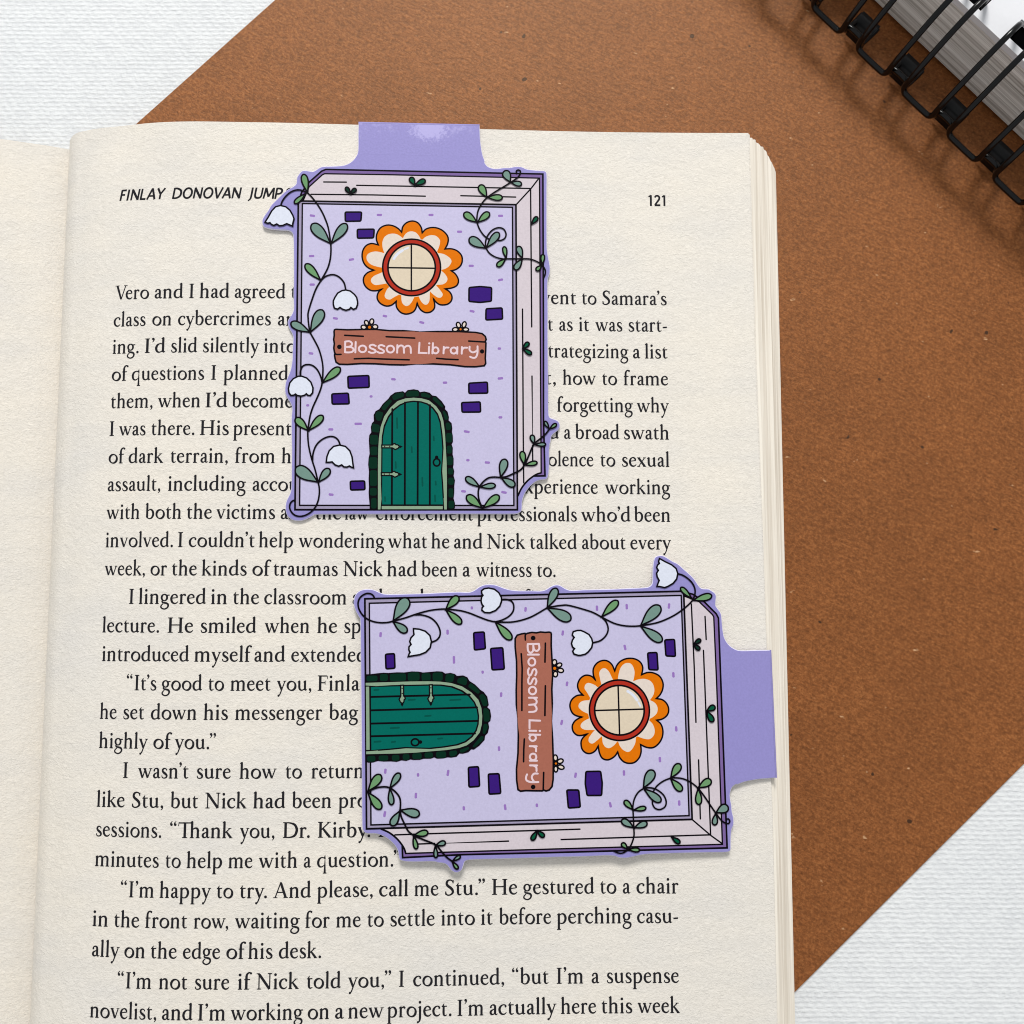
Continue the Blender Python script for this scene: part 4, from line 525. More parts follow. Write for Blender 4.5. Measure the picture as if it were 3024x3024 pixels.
('printed_vine:0', 'L', 'ink', '-1858 -1497 -1869 -1474 -1881 -1448 -1895 -1415 -1910 -1381 -1927 -1348 -1944 -1319 -1963 -1295 -1982 -1275 -2003 -1260 -2023 -1249 -2041 -1244 -2060 -1244 -2080 -1248 -2097 -1259 -2107 -1277 -2111 -1298 -2111 -1317 -2105 -1336 -2094 -1356 -2078 -1376 -2058 -1395 -2034 -1414 -2005 -1431 -1973 -1447 -1939 -1462 -1906 -1475 -1881 -1486', (0.263, 0, 1)),
('printed_vine:0', 'F', 'green', '-1858 -1497 -1833 -1482 -1806 -1466 -1770 -1447 -1734 -1427 -1699 -1405 -1667 -1383 -1641 -1360 -1619 -1337 -1601 -1313 -1588 -1290 -1581 -1269 -1579 -1250 -1582 -1228 -1591 -1210 -1609 -1202 -1630 -1200 -1649 -1203 -1669 -1211 -1691 -1226 -1713 -1245 -1734 -1269 -1755 -1297 -1776 -1330 -1795 -1367 -1813 -1406 -1830 -1442 -1844 -1471', 0),
('printed_vine:0', 'L', 'ink', '-1858 -1497 -1833 -1482 -1806 -1466 -1770 -1447 -1734 -1427 -1699 -1405 -1667 -1383 -1641 -1360 -1619 -1337 -1601 -1313 -1588 -1290 -1581 -1269 -1579 -1250 -1582 -1228 -1591 -1210 -1609 -1202 -1630 -1200 -1649 -1203 -1669 -1211 -1691 -1226 -1713 -1245 -1734 -1269 -1755 -1297 -1776 -1330 -1795 -1367 -1813 -1406 -1830 -1442 -1844 -1471', (0.263, 0, 1)),
('printed_vine:0', 'F', 'sage', '-1665 -2478 -1688 -2447 -1712 -2413 -1741 -2368 -1773 -2321 -1806 -2278 -1840 -2240 -1874 -2211 -1908 -2188 -1942 -2172 -1974 -2163 -2004 -2162 -2031 -2169 -2060 -2184 -2083 -2206 -2093 -2237 -2094 -2271 -2088 -2299 -2075 -2325 -2053 -2352 -2024 -2376 -1990 -2398 -1950 -2417 -1902 -2433 -1850 -2445 -1795 -2454 -1743 -2462 -1702 -2470', 0),
('printed_vine:0', 'L', 'ink', '-1665 -2478 -1688 -2447 -1712 -2413 -1741 -2368 -1773 -2321 -1806 -2278 -1840 -2240 -1874 -2211 -1908 -2188 -1942 -2172 -1974 -2163 -2004 -2162 -2031 -2169 -2060 -2184 -2083 -2206 -2093 -2237 -2094 -2271 -2088 -2299 -2075 -2325 -2053 -2352 -2024 -2376 -1990 -2398 -1950 -2417 -1902 -2433 -1850 -2445 -1795 -2454 -1743 -2462 -1702 -2470', (0.263, 0, 1)),
('printed_vine:0', 'F', 'sage', '-1658 -2478 -1637 -2465 -1614 -2452 -1584 -2436 -1553 -2419 -1524 -2400 -1499 -2380 -1478 -2360 -1461 -2340 -1449 -2319 -1441 -2298 -1438 -2280 -1440 -2262 -1446 -2242 -1458 -2226 -1476 -2218 -1497 -2215 -1514 -2217 -1532 -2224 -1549 -2236 -1567 -2253 -1583 -2274 -1598 -2299 -1611 -2329 -1623 -2361 -1633 -2396 -1642 -2429 -1650 -2455', 0),
('printed_vine:0', 'L', 'ink', '-1658 -2478 -1637 -2465 -1614 -2452 -1584 -2436 -1553 -2419 -1524 -2400 -1499 -2380 -1478 -2360 -1461 -2340 -1449 -2319 -1441 -2298 -1438 -2280 -1440 -2262 -1446 -2242 -1458 -2226 -1476 -2218 -1497 -2215 -1514 -2217 -1532 -2224 -1549 -2236 -1567 -2253 -1583 -2274 -1598 -2299 -1611 -2329 -1623 -2361 -1633 -2396 -1642 -2429 -1650 -2455', (0.263, 0, 1)),
('printed_bell_flower:0', 'F', 'white', '-2735 2557 -2676 2655 -2612 2782 -2539 2867 -2446 2894 -2345 2871 -2264 2802 -2209 2705 -2184 2636 -2207 2538 -2209 2489 -2260 2509 -2321 2536 -2393 2500 -2460 2492 -2511 2526 -2567 2497 -2614 2517 -2641 2551 -2681 2537', 0),
('printed_bell_flower:0', 'L', 'ink', '-2735 2557 -2676 2655 -2612 2782 -2539 2867 -2446 2894 -2345 2871 -2264 2802 -2209 2705 -2184 2636 -2207 2538 -2209 2489 -2260 2509 -2321 2536 -2393 2500 -2460 2492 -2511 2526 -2567 2497 -2614 2517 -2641 2551 -2681 2537', (0.263, 0, 1)),
('printed_bell_flower:1', 'F', 'white', '-1416 1023 -1387 1090 -1335 1176 -1256 1225 -1182 1240 -1095 1220 -1014 1152 -973 1095 -954 1008 -954 962 -981 885 -1033 861 -1081 898 -1108 863 -1175 842 -1240 862 -1288 896 -1335 861 -1395 881 -1416 956', 0),
('printed_bell_flower:1', 'L', 'ink', '-1416 1023 -1387 1090 -1335 1176 -1256 1225 -1182 1240 -1095 1220 -1014 1152 -973 1095 -954 1008 -954 962 -981 885 -1033 861 -1081 898 -1108 863 -1175 842 -1240 862 -1288 896 -1335 861 -1395 881 -1416 956', (0.263, 0, 1)),
('printed_bell_flower:2', 'F', 'white', '-2243 -690 -2219 -582 -2154 -500 -2062 -452 -1996 -451 -1903 -485 -1823 -565 -1782 -674 -1788 -768 -1833 -823 -1879 -816 -1906 -789 -1939 -817 -2004 -835 -2077 -822 -2110 -795 -2143 -818 -2195 -822 -2232 -771', 0),
('printed_bell_flower:2', 'L', 'ink', '-2243 -690 -2219 -582 -2154 -500 -2062 -452 -1996 -451 -1903 -485 -1823 -565 -1782 -674 -1788 -768 -1833 -823 -1879 -816 -1906 -789 -1939 -817 -2004 -835 -2077 -822 -2110 -795 -2143 -818 -2195 -822 -2232 -771', (0.263, 0, 1)),
('printed_bell_flower:3', 'F', 'white', '-1517 -2100 -1505 -1994 -1465 -1882 -1383 -1797 -1272 -1771 -1161 -1796 -1077 -1880 -1035 -1993 -1020 -2105 -1005 -2204 -1054 -2187 -1082 -2169 -1130 -2190 -1185 -2187 -1227 -2148 -1282 -2173 -1351 -2148 -1407 -2092 -1462 -2099', 0),
('printed_bell_flower:3', 'L', 'ink', '-1517 -2100 -1505 -1994 -1465 -1882 -1383 -1797 -1272 -1771 -1161 -1796 -1077 -1880 -1035 -1993 -1020 -2105 -1005 -2204 -1054 -2187 -1082 -2169 -1130 -2190 -1185 -2187 -1227 -2148 -1282 -2173 -1351 -2148 -1407 -2092 -1462 -2099', (0.263, 0, 1)),
('printed_vine:1', 'L', 'ink', '2121 3634 2116 3674 2156 3699 2196 3675 2190 3623 2138 3542 1999 3441 1861 3349 1689 3239 1534 3121 1430 2995 1361 2852 1340 2711 1344 2622 1394 2482 1479 2360 1573 2291', (0.25, 1, 0)),
('printed_vine:1', 'L', 'ink', '1513 2115 1505 2220 1539 2344 1634 2469 1754 2523 1857 2499 1907 2403 1881 2314 1804 2269 1736 2268', (0.25, 1, 0)),
('printed_vine:1', 'L', 'ink', '1513 2115 1581 2010 1700 1933 1836 1900 1905 1901 2230 1906 2367 1903 2503 1857 2606 1788 2665 1692 2664 1605 2629 1525', (0.25, 1, 0)),
('printed_vine:1', 'F', 'sage', '1996 3446 1996 3467 1997 3489 2000 3518 2002 3549 2002 3577 2000 3604 1994 3626 1985 3644 1974 3660 1961 3671 1947 3678 1930 3680 1909 3679 1889 3673 1871 3659 1858 3642 1850 3627 1846 3611 1847 3593 1852 3574 1861 3556 1874 3538 1893 3520 1914 3502 1939 3486 1962 3471 1980 3458', 0),
('printed_vine:1', 'L', 'ink', '1996 3446 1996 3467 1997 3489 2000 3518 2002 3549 2002 3577 2000 3604 1994 3626 1985 3644 1974 3660 1961 3671 1947 3678 1930 3680 1909 3679 1889 3673 1871 3659 1858 3642 1850 3627 1846 3611 1847 3593 1852 3574 1861 3556 1874 3538 1893 3520 1914 3502 1939 3486 1962 3471 1980 3458', (0.263, 0, 1)),
('printed_vine:1', 'F', 'sage', '2008 3441 2022 3433 2037 3424 2056 3411 2075 3398 2095 3387 2115 3378 2133 3373 2150 3370 2166 3369 2180 3372 2192 3376 2201 3384 2210 3395 2216 3408 2215 3422 2210 3435 2204 3445 2194 3454 2181 3460 2166 3465 2149 3467 2130 3468 2109 3465 2086 3461 2063 3455 2041 3449 2024 3445', 0),
('printed_vine:1', 'L', 'ink', '2008 3441 2022 3433 2037 3424 2056 3411 2075 3398 2095 3387 2115 3378 2133 3373 2150 3370 2166 3369 2180 3372 2192 3376 2201 3384 2210 3395 2216 3408 2215 3422 2210 3435 2204 3445 2194 3454 2181 3460 2166 3465 2149 3467 2130 3468 2109 3465 2086 3461 2063 3455 2041 3449 2024 3445', (0.263, 0, 1)),
('printed_vine:1', 'F', 'green', '1534 3130 1531 3152 1529 3176 1528 3206 1526 3239 1522 3269 1516 3297 1507 3321 1496 3341 1484 3358 1470 3370 1455 3378 1439 3381 1419 3380 1401 3374 1386 3360 1376 3343 1370 3327 1369 3310 1372 3291 1379 3271 1391 3251 1406 3232 1426 3212 1449 3192 1474 3174 1499 3158 1517 3143', 0),
('printed_vine:1', 'L', 'ink', '1534 3130 1531 3152 1529 3176 1528 3206 1526 3239 1522 3269 1516 3297 1507 3321 1496 3341 1484 3358 1470 3370 1455 3378 1439 3381 1419 3380 1401 3374 1386 3360 1376 3343 1370 3327 1369 3310 1372 3291 1379 3271 1391 3251 1406 3232 1426 3212 1449 3192 1474 3174 1499 3158 1517 3143', (0.263, 0, 1)),
('printed_vine:1', 'F', 'green', '1542 3130 1563 3123 1586 3116 1615 3104 1645 3093 1675 3084 1703 3077 1730 3074 1754 3074 1776 3076 1795 3082 1810 3089 1822 3100 1832 3114 1838 3130 1833 3147 1823 3161 1812 3172 1797 3179 1778 3185 1756 3187 1732 3187 1706 3184 1677 3177 1646 3168 1616 3156 1587 3145 1564 3137', 0),
('printed_vine:1', 'L', 'ink', '1542 3130 1563 3123 1586 3116 1615 3104 1645 3093 1675 3084 1703 3077 1730 3074 1754 3074 1776 3076 1795 3082 1810 3089 1822 3100 1832 3114 1838 3130 1833 3147 1823 3161 1812 3172 1797 3179 1778 3185 1756 3187 1732 3187 1706 3184 1677 3177 1646 3168 1616 3156 1587 3145 1564 3137', (0.263, 0, 1)),
('printed_vine:1', 'F', 'green', '1344 2622 1330 2642 1316 2664 1299 2693 1281 2723 1261 2751 1241 2775 1221 2795 1201 2810 1180 2821 1160 2827 1142 2829 1125 2825 1106 2817 1091 2804 1084 2784 1083 2764 1086 2746 1093 2729 1106 2712 1123 2696 1144 2682 1168 2669 1198 2658 1230 2648 1264 2641 1296 2635 1321 2629', 0),
('printed_vine:1', 'L', 'ink', '1344 2622 1330 2642 1316 2664 1299 2693 1281 2723 1261 2751 1241 2775 1221 2795 1201 2810 1180 2821 1160 2827 1142 2829 1125 2825 1106 2817 1091 2804 1084 2784 1083 2764 1086 2746 1093 2729 1106 2712 1123 2696 1144 2682 1168 2669 1198 2658 1230 2648 1264 2641 1296 2635 1321 2629', (0.263, 0, 1)),
('printed_vine:1', 'F', 'green', '1352 2623 1373 2631 1396 2640 1426 2649 1457 2660 1487 2673 1514 2686 1536 2701 1555 2717 1570 2734 1581 2752 1587 2768 1589 2785 1586 2804 1579 2821 1564 2831 1546 2837 1530 2838 1513 2835 1495 2826 1476 2814 1458 2797 1440 2777 1422 2752 1405 2724 1390 2694 1376 2665 1364 2643', 0),
('printed_vine:1', 'L', 'ink', '1352 2623 1373 2631 1396 2640 1426 2649 1457 2660 1487 2673 1514 2686 1536 2701 1555 2717 1570 2734 1581 2752 1587 2768 1589 2785 1586 2804 1579 2821 1564 2831 1546 2837 1530 2838 1513 2835 1495 2826 1476 2814 1458 2797 1440 2777 1422 2752 1405 2724 1390 2694 1376 2665 1364 2643', (0.263, 0, 1)),
('printed_vine:1', 'F', 'sage', '1513 2106 1495 2129 1476 2154 1454 2188 1429 2223 1404 2255 1377 2282 1351 2304 1325 2320 1299 2331 1275 2336 1253 2336 1232 2330 1210 2317 1193 2299 1186 2275 1185 2249 1190 2228 1200 2208 1217 2189 1239 2171 1265 2155 1296 2142 1333 2132 1372 2124 1414 2119 1453 2116 1484 2111', 0),
('printed_vine:1', 'L', 'ink', '1513 2106 1495 2129 1476 2154 1454 2188 1429 2223 1404 2255 1377 2282 1351 2304 1325 2320 1299 2331 1275 2336 1253 2336 1232 2330 1210 2317 1193 2299 1186 2275 1185 2249 1190 2228 1200 2208 1217 2189 1239 2171 1265 2155 1296 2142 1333 2132 1372 2124 1414 2119 1453 2116 1484 2111', (0.263, 0, 1)),
('printed_vine:1', 'F', 'sage', '1521 2115 1545 2131 1571 2149 1605 2170 1641 2193 1674 2217 1704 2242 1728 2267 1748 2292 1764 2317 1775 2341 1780 2362 1780 2382 1775 2404 1764 2421 1745 2429 1723 2430 1704 2426 1684 2416 1664 2400 1643 2379 1623 2354 1605 2324 1587 2289 1571 2251 1557 2210 1544 2172 1532 2142', 0),
('printed_vine:1', 'L', 'ink', '1521 2115 1545 2131 1571 2149 1605 2170 1641 2193 1674 2217 1704 2242 1728 2267 1748 2292 1764 2317 1775 2341 1780 2362 1780 2382 1775 2404 1764 2421 1745 2429 1723 2430 1704 2426 1684 2416 1664 2400 1643 2379 1623 2354 1605 2324 1587 2289 1571 2251 1557 2210 1544 2172 1532 2142', (0.263, 0, 1)),
('printed_vine:1', 'F', 'green', '1905 1910 1907 1927 1909 1946 1913 1970 1918 1995 1920 2020 1921 2044 1920 2065 1917 2084 1913 2101 1907 2115 1900 2126 1891 2134 1880 2139 1868 2141 1858 2135 1849 2126 1843 2115 1840 2103 1839 2087 1840 2069 1843 2050 1848 2030 1856 2008 1866 1986 1878 1964 1889 1943 1897 1926', 0),
('printed_vine:1', 'L', 'ink', '1905 1910 1907 1927 1909 1946 1913 1970 1918 1995 1920 2020 1921 2044 1920 2065 1917 2084 1913 2101 1907 2115 1900 2126 1891 2134 1880 2139 1868 2141 1858 2135 1849 2126 1843 2115 1840 2103 1839 2087 1840 2069 1843 2050 1848 2030 1856 2008 1866 1986 1878 1964 1889 1943 1897 1926', (0.263, 0, 1)),
('printed_vine:1', 'F', 'green', '1896 1901 1880 1894 1863 1887 1841 1880 1818 1871 1796 1861 1776 1851 1760 1839 1746 1827 1735 1814 1727 1801 1723 1788 1722 1776 1724 1762 1730 1749 1741 1742 1754 1738 1766 1737 1779 1740 1793 1747 1806 1757 1820 1769 1833 1784 1846 1803 1858 1825 1869 1847 1879 1869 1888 1886', 0),
('printed_vine:1', 'L', 'ink', '1896 1901 1880 1894 1863 1887 1841 1880 1818 1871 1796 1861 1776 1851 1760 1839 1746 1827 1735 1814 1727 1801 1723 1788 1722 1776 1724 1762 1730 1749 1741 1742 1754 1738 1766 1737 1779 1740 1793 1747 1806 1757 1820 1769 1833 1784 1846 1803 1858 1825 1869 1847 1879 1869 1888 1886', (0.263, 0, 1)),
('printed_vine:1', 'F', 'sage', '2221 1914 2222 1934 2222 1955 2225 1982 2227 2011 2226 2038 2225 2064 2220 2086 2214 2106 2205 2123 2195 2136 2184 2146 2171 2151 2155 2154 2139 2152 2126 2143 2115 2130 2109 2117 2106 2102 2106 2085 2110 2066 2117 2047 2127 2027 2142 2006 2158 1985 2177 1964 2195 1945 2209 1929', 0),
('printed_vine:1', 'L', 'ink', '2221 1914 2222 1934 2222 1955 2225 1982 2227 2011 2226 2038 2225 2064 2220 2086 2214 2106 2205 2123 2195 2136 2184 2146 2171 2151 2155 2154 2139 2152 2126 2143 2115 2130 2109 2117 2106 2102 2106 2085 2110 2066 2117 2047 2127 2027 2142 2006 2158 1985 2177 1964 2195 1945 2209 1929', (0.263, 0, 1)),
('printed_vine:1', 'F', 'sage', '2221 1906 2205 1894 2187 1881 2164 1867 2139 1851 2117 1834 2097 1816 2081 1798 2069 1781 2060 1763 2055 1746 2054 1730 2057 1716 2064 1700 2074 1688 2090 1682 2107 1681 2121 1684 2134 1690 2148 1702 2162 1716 2173 1734 2184 1755 2193 1781 2200 1808 2206 1837 2211 1865 2216 1886', 0),
('printed_vine:1', 'L', 'ink', '2221 1906 2205 1894 2187 1881 2164 1867 2139 1851 2117 1834 2097 1816 2081 1798 2069 1781 2060 1763 2055 1746 2054 1730 2057 1716 2064 1700 2074 1688 2090 1682 2107 1681 2121 1684 2134 1690 2148 1702 2162 1716 2173 1734 2184 1755 2193 1781 2200 1808 2206 1837 2211 1865 2216 1886', (0.263, 0, 1)),
('printed_vine:1', 'F', 'green', '2609 1788 2615 1803 2621 1819 2630 1839 2638 1860 2646 1881 2652 1902 2655 1920 2656 1937 2656 1953 2654 1967 2650 1978 2643 1986 2635 1994 2625 1998 2614 1995 2605 1988 2597 1980 2592 1970 2587 1957 2585 1941 2583 1924 2584 1905 2587 1885 2591 1863 2597 1841 2602 1820 2606 1804', 0),
('printed_vine:1', 'L', 'ink', '2609 1788 2615 1803 2621 1819 2630 1839 2638 1860 2646 1881 2652 1902 2655 1920 2656 1937 2656 1953 2654 1967 2650 1978 2643 1986 2635 1994 2625 1998 2614 1995 2605 1988 2597 1980 2592 1970 2587 1957 2585 1941 2583 1924 2584 1905 2587 1885 2591 1863 2597 1841 2602 1820 2606 1804', (0.263, 0, 1)),
('printed_vine:1', 'F', 'green', '2597 1779 2587 1775 2575 1771 2560 1766 2544 1761 2529 1755 2516 1748 2505 1741 2496 1732 2490 1723 2486 1714 2484 1705 2485 1696 2488 1685 2493 1676 2502 1670 2513 1666 2521 1665 2530 1667 2539 1671 2548 1678 2557 1686 2564 1697 2572 1710 2578 1725 2583 1741 2588 1757 2593 1769', 0),
('printed_vine:1', 'L', 'ink', '2597 1779 2587 1775 2575 1771 2560 1766 2544 1761 2529 1755 2516 1748 2505 1741 2496 1732 2490 1723 2486 1714 2484 1705 2485 1696 2488 1685 2493 1676 2502 1670 2513 1666 2521 1665 2530 1667 2539 1671 2548 1678 2557 1686 2564 1697 2572 1710 2578 1725 2583 1741 2588 1757 2593 1769', (0.263, 0, 1)),
('printed_vine:2', 'L', 'ink', '1431 -2969 1374 -2842 1350 -2715 1363 -2587 1439 -2472 1541 -2395 1643 -2376 1782 -2382 1897 -2363 2025 -2305 2153 -2240 2236 -2137 2308 -1983 2412 -1751 2541 -1634 2644 -1543 2722 -1439', (0.276, 1, 0)),
('printed_vine:2', 'F', 'green', '1425 -2969 1410 -2945 1394 -2918 1375 -2884 1355 -2848 1333 -2814 1310 -2784 1287 -2760 1263 -2740 1239 -2725 1216 -2716 1195 -2712 1175 -2713 1153 -2721 1134 -2734 1126 -2755 1123 -2778 1126 -2798 1134 -2818 1148 -2839 1168 -2859 1192 -2878 1220 -2896 1254 -2912 1292 -2926 1331 -2938 1369 -2949 1398 -2959', 0),
('printed_vine:2', 'L', 'ink', '1425 -2969 1410 -2945 1394 -2918 1375 -2884 1355 -2848 1333 -2814 1310 -2784 1287 -2760 1263 -2740 1239 -2725 1216 -2716 1195 -2712 1175 -2713 1153 -2721 1134 -2734 1126 -2755 1123 -2778 1126 -2798 1134 -2818 1148 -2839 1168 -2859 1192 -2878 1220 -2896 1254 -2912 1292 -2926 1331 -2938 1369 -2949 1398 -2959', (0.263, 0, 1)),
('printed_vine:2', 'F', 'green', '1437 -2969 1464 -2959 1494 -2949 1532 -2937 1572 -2924 1610 -2909 1646 -2893 1675 -2875 1700 -2856 1721 -2836 1737 -2815 1746 -2796 1750 -2776 1750 -2753 1742 -2733 1725 -2721 1704 -2715 1684 -2714 1663 -2718 1639 -2728 1614 -2743 1589 -2762 1564 -2787 1540 -2816 1516 -2850 1493 -2885 1472 -2919 1454 -2945', 0),
('printed_vine:2', 'L', 'ink', '1437 -2969 1464 -2959 1494 -2949 1532 -2937 1572 -2924 1610 -2909 1646 -2893 1675 -2875 1700 -2856 1721 -2836 1737 -2815 1746 -2796 1750 -2776 1750 -2753 1742 -2733 1725 -2721 1704 -2715 1684 -2714 1663 -2718 1639 -2728 1614 -2743 1589 -2762 1564 -2787 1540 -2816 1516 -2850 1493 -2885 1472 -2919 1454 -2945', (0.263, 0, 1)),
('printed_vine:2', 'F', 'sage', '1382 -2568 1366 -2549 1350 -2528 1331 -2501 1310 -2472 1288 -2446 1266 -2422 1244 -2403 1222 -2388 1201 -2377 1180 -2369 1162 -2367 1146 -2368 1128 -2375 1115 -2386 1110 -2402 1110 -2421 1115 -2437 1124 -2453 1138 -2469 1157 -2485 1179 -2500 1204 -2513 1234 -2525 1267 -2536 1301 -2545 1333 -2553 1358 -2561', 0),
('printed_vine:2', 'L', 'ink', '1382 -2568 1366 -2549 1350 -2528 1331 -2501 1310 -2472 1288 -2446 1266 -2422 1244 -2403 1222 -2388 1201 -2377 1180 -2369 1162 -2367 1146 -2368 1128 -2375 1115 -2386 1110 -2402 1110 -2421 1115 -2437 1124 -2453 1138 -2469 1157 -2485 1179 -2500 1204 -2513 1234 -2525 1267 -2536 1301 -2545 1333 -2553 1358 -2561', (0.263, 0, 1)),
('printed_vine:2', 'F', 'sage', '1382 -2568 1403 -2572 1427 -2576 1456 -2583 1488 -2589 1518 -2594 1548 -2597 1574 -2597 1598 -2594 1620 -2589 1638 -2583 1652 -2574 1663 -2564 1672 -2550 1675 -2536 1669 -2522 1657 -2511 1645 -2503 1629 -2498 1610 -2495 1588 -2495 1564 -2498 1538 -2504 1510 -2513 1481 -2524 1452 -2537 1424 -2550 1402 -2560', 0),
('printed_vine:2', 'L', 'ink', '1382 -2568 1403 -2572 1427 -2576 1456 -2583 1488 -2589 1518 -2594 1548 -2597 1574 -2597 1598 -2594 1620 -2589 1638 -2583 1652 -2574 1663 -2564 1672 -2550 1675 -2536 1669 -2522 1657 -2511 1645 -2503 1629 -2498 1610 -2495 1588 -2495 1564 -2498 1538 -2504 1510 -2513 1481 -2524 1452 -2537 1424 -2550 1402 -2560', (0.263, 0, 1)),
('printed_vine:2', 'F', 'sage', '1776 -2382 1791 -2359 1808 -2334 1831 -2304 1855 -2272 1875 -2239 1892 -2207 1904 -2177 1912 -2149 1915 -2122 1914 -2097 1908 -2077 1898 -2060 1882 -2044 1863 -2033 1841 -2034 1819 -2041 1802 -2051 1788 -2067 1776 -2088 1766 -2113 1759 -2141 1755 -2173 1756 -2210 1758 -2248 1764 -2288 1770 -2325 1773 -2355', 0),
('printed_vine:2', 'L', 'ink', '1776 -2382 1791 -2359 1808 -2334 1831 -2304 1855 -2272 1875 -2239 1892 -2207 1904 -2177 1912 -2149 1915 -2122 1914 -2097 1908 -2077 1898 -2060 1882 -2044 1863 -2033 1841 -2034 1819 -2041 1802 -2051 1788 -2067 1776 -2088 1766 -2113 1759 -2141 1755 -2173 1756 -2210 1758 -2248 1764 -2288 1770 -2325 1773 -2355', (0.263, 0, 1)),
('printed_vine:2', 'F', 'sage', '1789 -2388 1803 -2406 1819 -2426 1837 -2452 1857 -2480 1877 -2504 1899 -2526 1920 -2543 1940 -2556 1961 -2565 1981 -2570 1999 -2570 2015 -2565 2032 -2556 2046 -2543 2051 -2525 2051 -2505 2047 -2488 2039 -2473 2025 -2458 2008 -2444 1987 -2431 1962 -2421 1933 -2412 1901 -2405 1868 -2401 1836 -2397 1811 -2393', 0),
('printed_vine:2', 'L', 'ink', '1789 -2388 1803 -2406 1819 -2426 1837 -2452 1857 -2480 1877 -2504 1899 -2526 1920 -2543 1940 -2556 1961 -2565 1981 -2570 1999 -2570 2015 -2565 2032 -2556 2046 -2543 2051 -2525 2051 -2505 2047 -2488 2039 -2473 2025 -2458 2008 -2444 1987 -2431 1962 -2421 1933 -2412 1901 -2405 1868 -2401 1836 -2397 1811 -2393', (0.263, 0, 1)),
('printed_vine:2', 'F', 'green', '2230 -2138 2233 -2118 2237 -2097 2243 -2070 2249 -2042 2253 -2015 2255 -1989 2254 -1966 2251 -1945 2245 -1926 2237 -1911 2228 -1899 2217 -1891 2202 -1884 2187 -1883 2173 -1890 2161 -1901 2153 -1912 2149 -1927 2146 -1944 2147 -1964 2151 -1984 2158 -2006 2168 -2030 2181 -2055 2196 -2079 2210 -2102 2220 -2120', 0),
('printed_vine:2', 'L', 'ink', '2230 -2138 2233 -2118 2237 -2097 2243 -2070 2249 -2042 2253 -2015 2255 -1989 2254 -1966 2251 -1945 2245 -1926 2237 -1911 2228 -1899 2217 -1891 2202 -1884 2187 -1883 2173 -1890 2161 -1901 2153 -1912 2149 -1927 2146 -1944 2147 -1964 2151 -1984 2158 -2006 2168 -2030 2181 -2055 2196 -2079 2210 -2102 2220 -2120', (0.263, 0, 1)),
('printed_vine:2', 'F', 'green', '2236 -2144 2254 -2145 2274 -2147 2299 -2150 2325 -2153 2350 -2154 2375 -2154 2396 -2152 2416 -2148 2433 -2143 2448 -2136 2459 -2128 2467 -2119 2474 -2108 2475 -2096 2470 -2085 2460 -2077 2449 -2072 2436 -2069 2419 -2068 2401 -2070 2382 -2074 2361 -2081 2338 -2090 2315 -2101 2292 -2114 2270 -2127 2252 -2136', 0),
('printed_vine:2', 'L', 'ink', '2236 -2144 2254 -2145 2274 -2147 2299 -2150 2325 -2153 2350 -2154 2375 -2154 2396 -2152 2416 -2148 2433 -2143 2448 -2136 2459 -2128 2467 -2119 2474 -2108 2475 -2096 2470 -2085 2460 -2077 2449 -2072 2436 -2069 2419 -2068 2401 -2070 2382 -2074 2361 -2081 2338 -2090 2315 -2101 2292 -2114 2270 -2127 2252 -2136', (0.263, 0, 1)),
('printed_vine:2', 'F', 'sage', '2418 -1738 2420 -1724 2423 -1710 2427 -1691 2431 -1671 2434 -1652 2434 -1634 2433 -1619 2430 -1605 2425 -1592 2418 -1582 2411 -1575 2402 -1570 2390 -1567 2377 -1567 2366 -1573 2357 -1582 2351 -1590 2348 -1600 2347 -1612 2348 -1626 2351 -1639 2357 -1654 2366 -1669 2377 -1685 2389 -1701 2401 -1715 2410 -1727', 0),
('printed_vine:2', 'L', 'ink', '2418 -1738 2420 -1724 2423 -1710 2427 -1691 2431 -1671 2434 -1652 2434 -1634 2433 -1619 2430 -1605 2425 -1592 2418 -1582 2411 -1575 2402 -1570 2390 -1567 2377 -1567 2366 -1573 2357 -1582 2351 -1590 2348 -1600 2347 -1612 2348 -1626 2351 -1639 2357 -1654 2366 -1669 2377 -1685 2389 -1701 2401 -1715 2410 -1727', (0.263, 0, 1)),
('printed_vine:2', 'F', 'sage', '2431 -1751 2446 -1754 2463 -1759 2484 -1765 2505 -1771 2527 -1776 2548 -1779 2567 -1781 2584 -1780 2600 -1778 2614 -1774 2624 -1769 2632 -1763 2639 -1753 2643 -1743 2639 -1734 2632 -1725 2623 -1719 2612 -1714 2598 -1712 2583 -1711 2565 -1711 2547 -1714 2526 -1719 2505 -1725 2483 -1733 2463 -1740 2446 -1746', 0),
('printed_vine:2', 'L', 'ink', '2431 -1751 2446 -1754 2463 -1759 2484 -1765 2505 -1771 2527 -1776 2548 -1779 2567 -1781 2584 -1780 2600 -1778 2614 -1774 2624 -1769 2632 -1763 2639 -1753 2643 -1743 2639 -1734 2632 -1725 2623 -1719 2612 -1714 2598 -1712 2583 -1711 2565 -1711 2547 -1714 2526 -1719 2505 -1725 2483 -1733 2463 -1740 2446 -1746', (0.263, 0, 1)),
('printed_vine:2', 'F', 'sage', '2710 -1439 2707 -1427 2704 -1414 2701 -1398 2698 -1380 2694 -1364 2689 -1348 2683 -1335 2677 -1323 2670 -1314 2662 -1306 2654 -1301 2646 -1298 2637 -1298 2629 -1300 2623 -1306 2619 -1315 2617 -1323 2618 -1332 2621 -1343 2626 -1354 2632 -1365 2641 -1377 2652 -1389 2664 -1400 2678 -1412 2691 -1422 2701 -1431', 0),
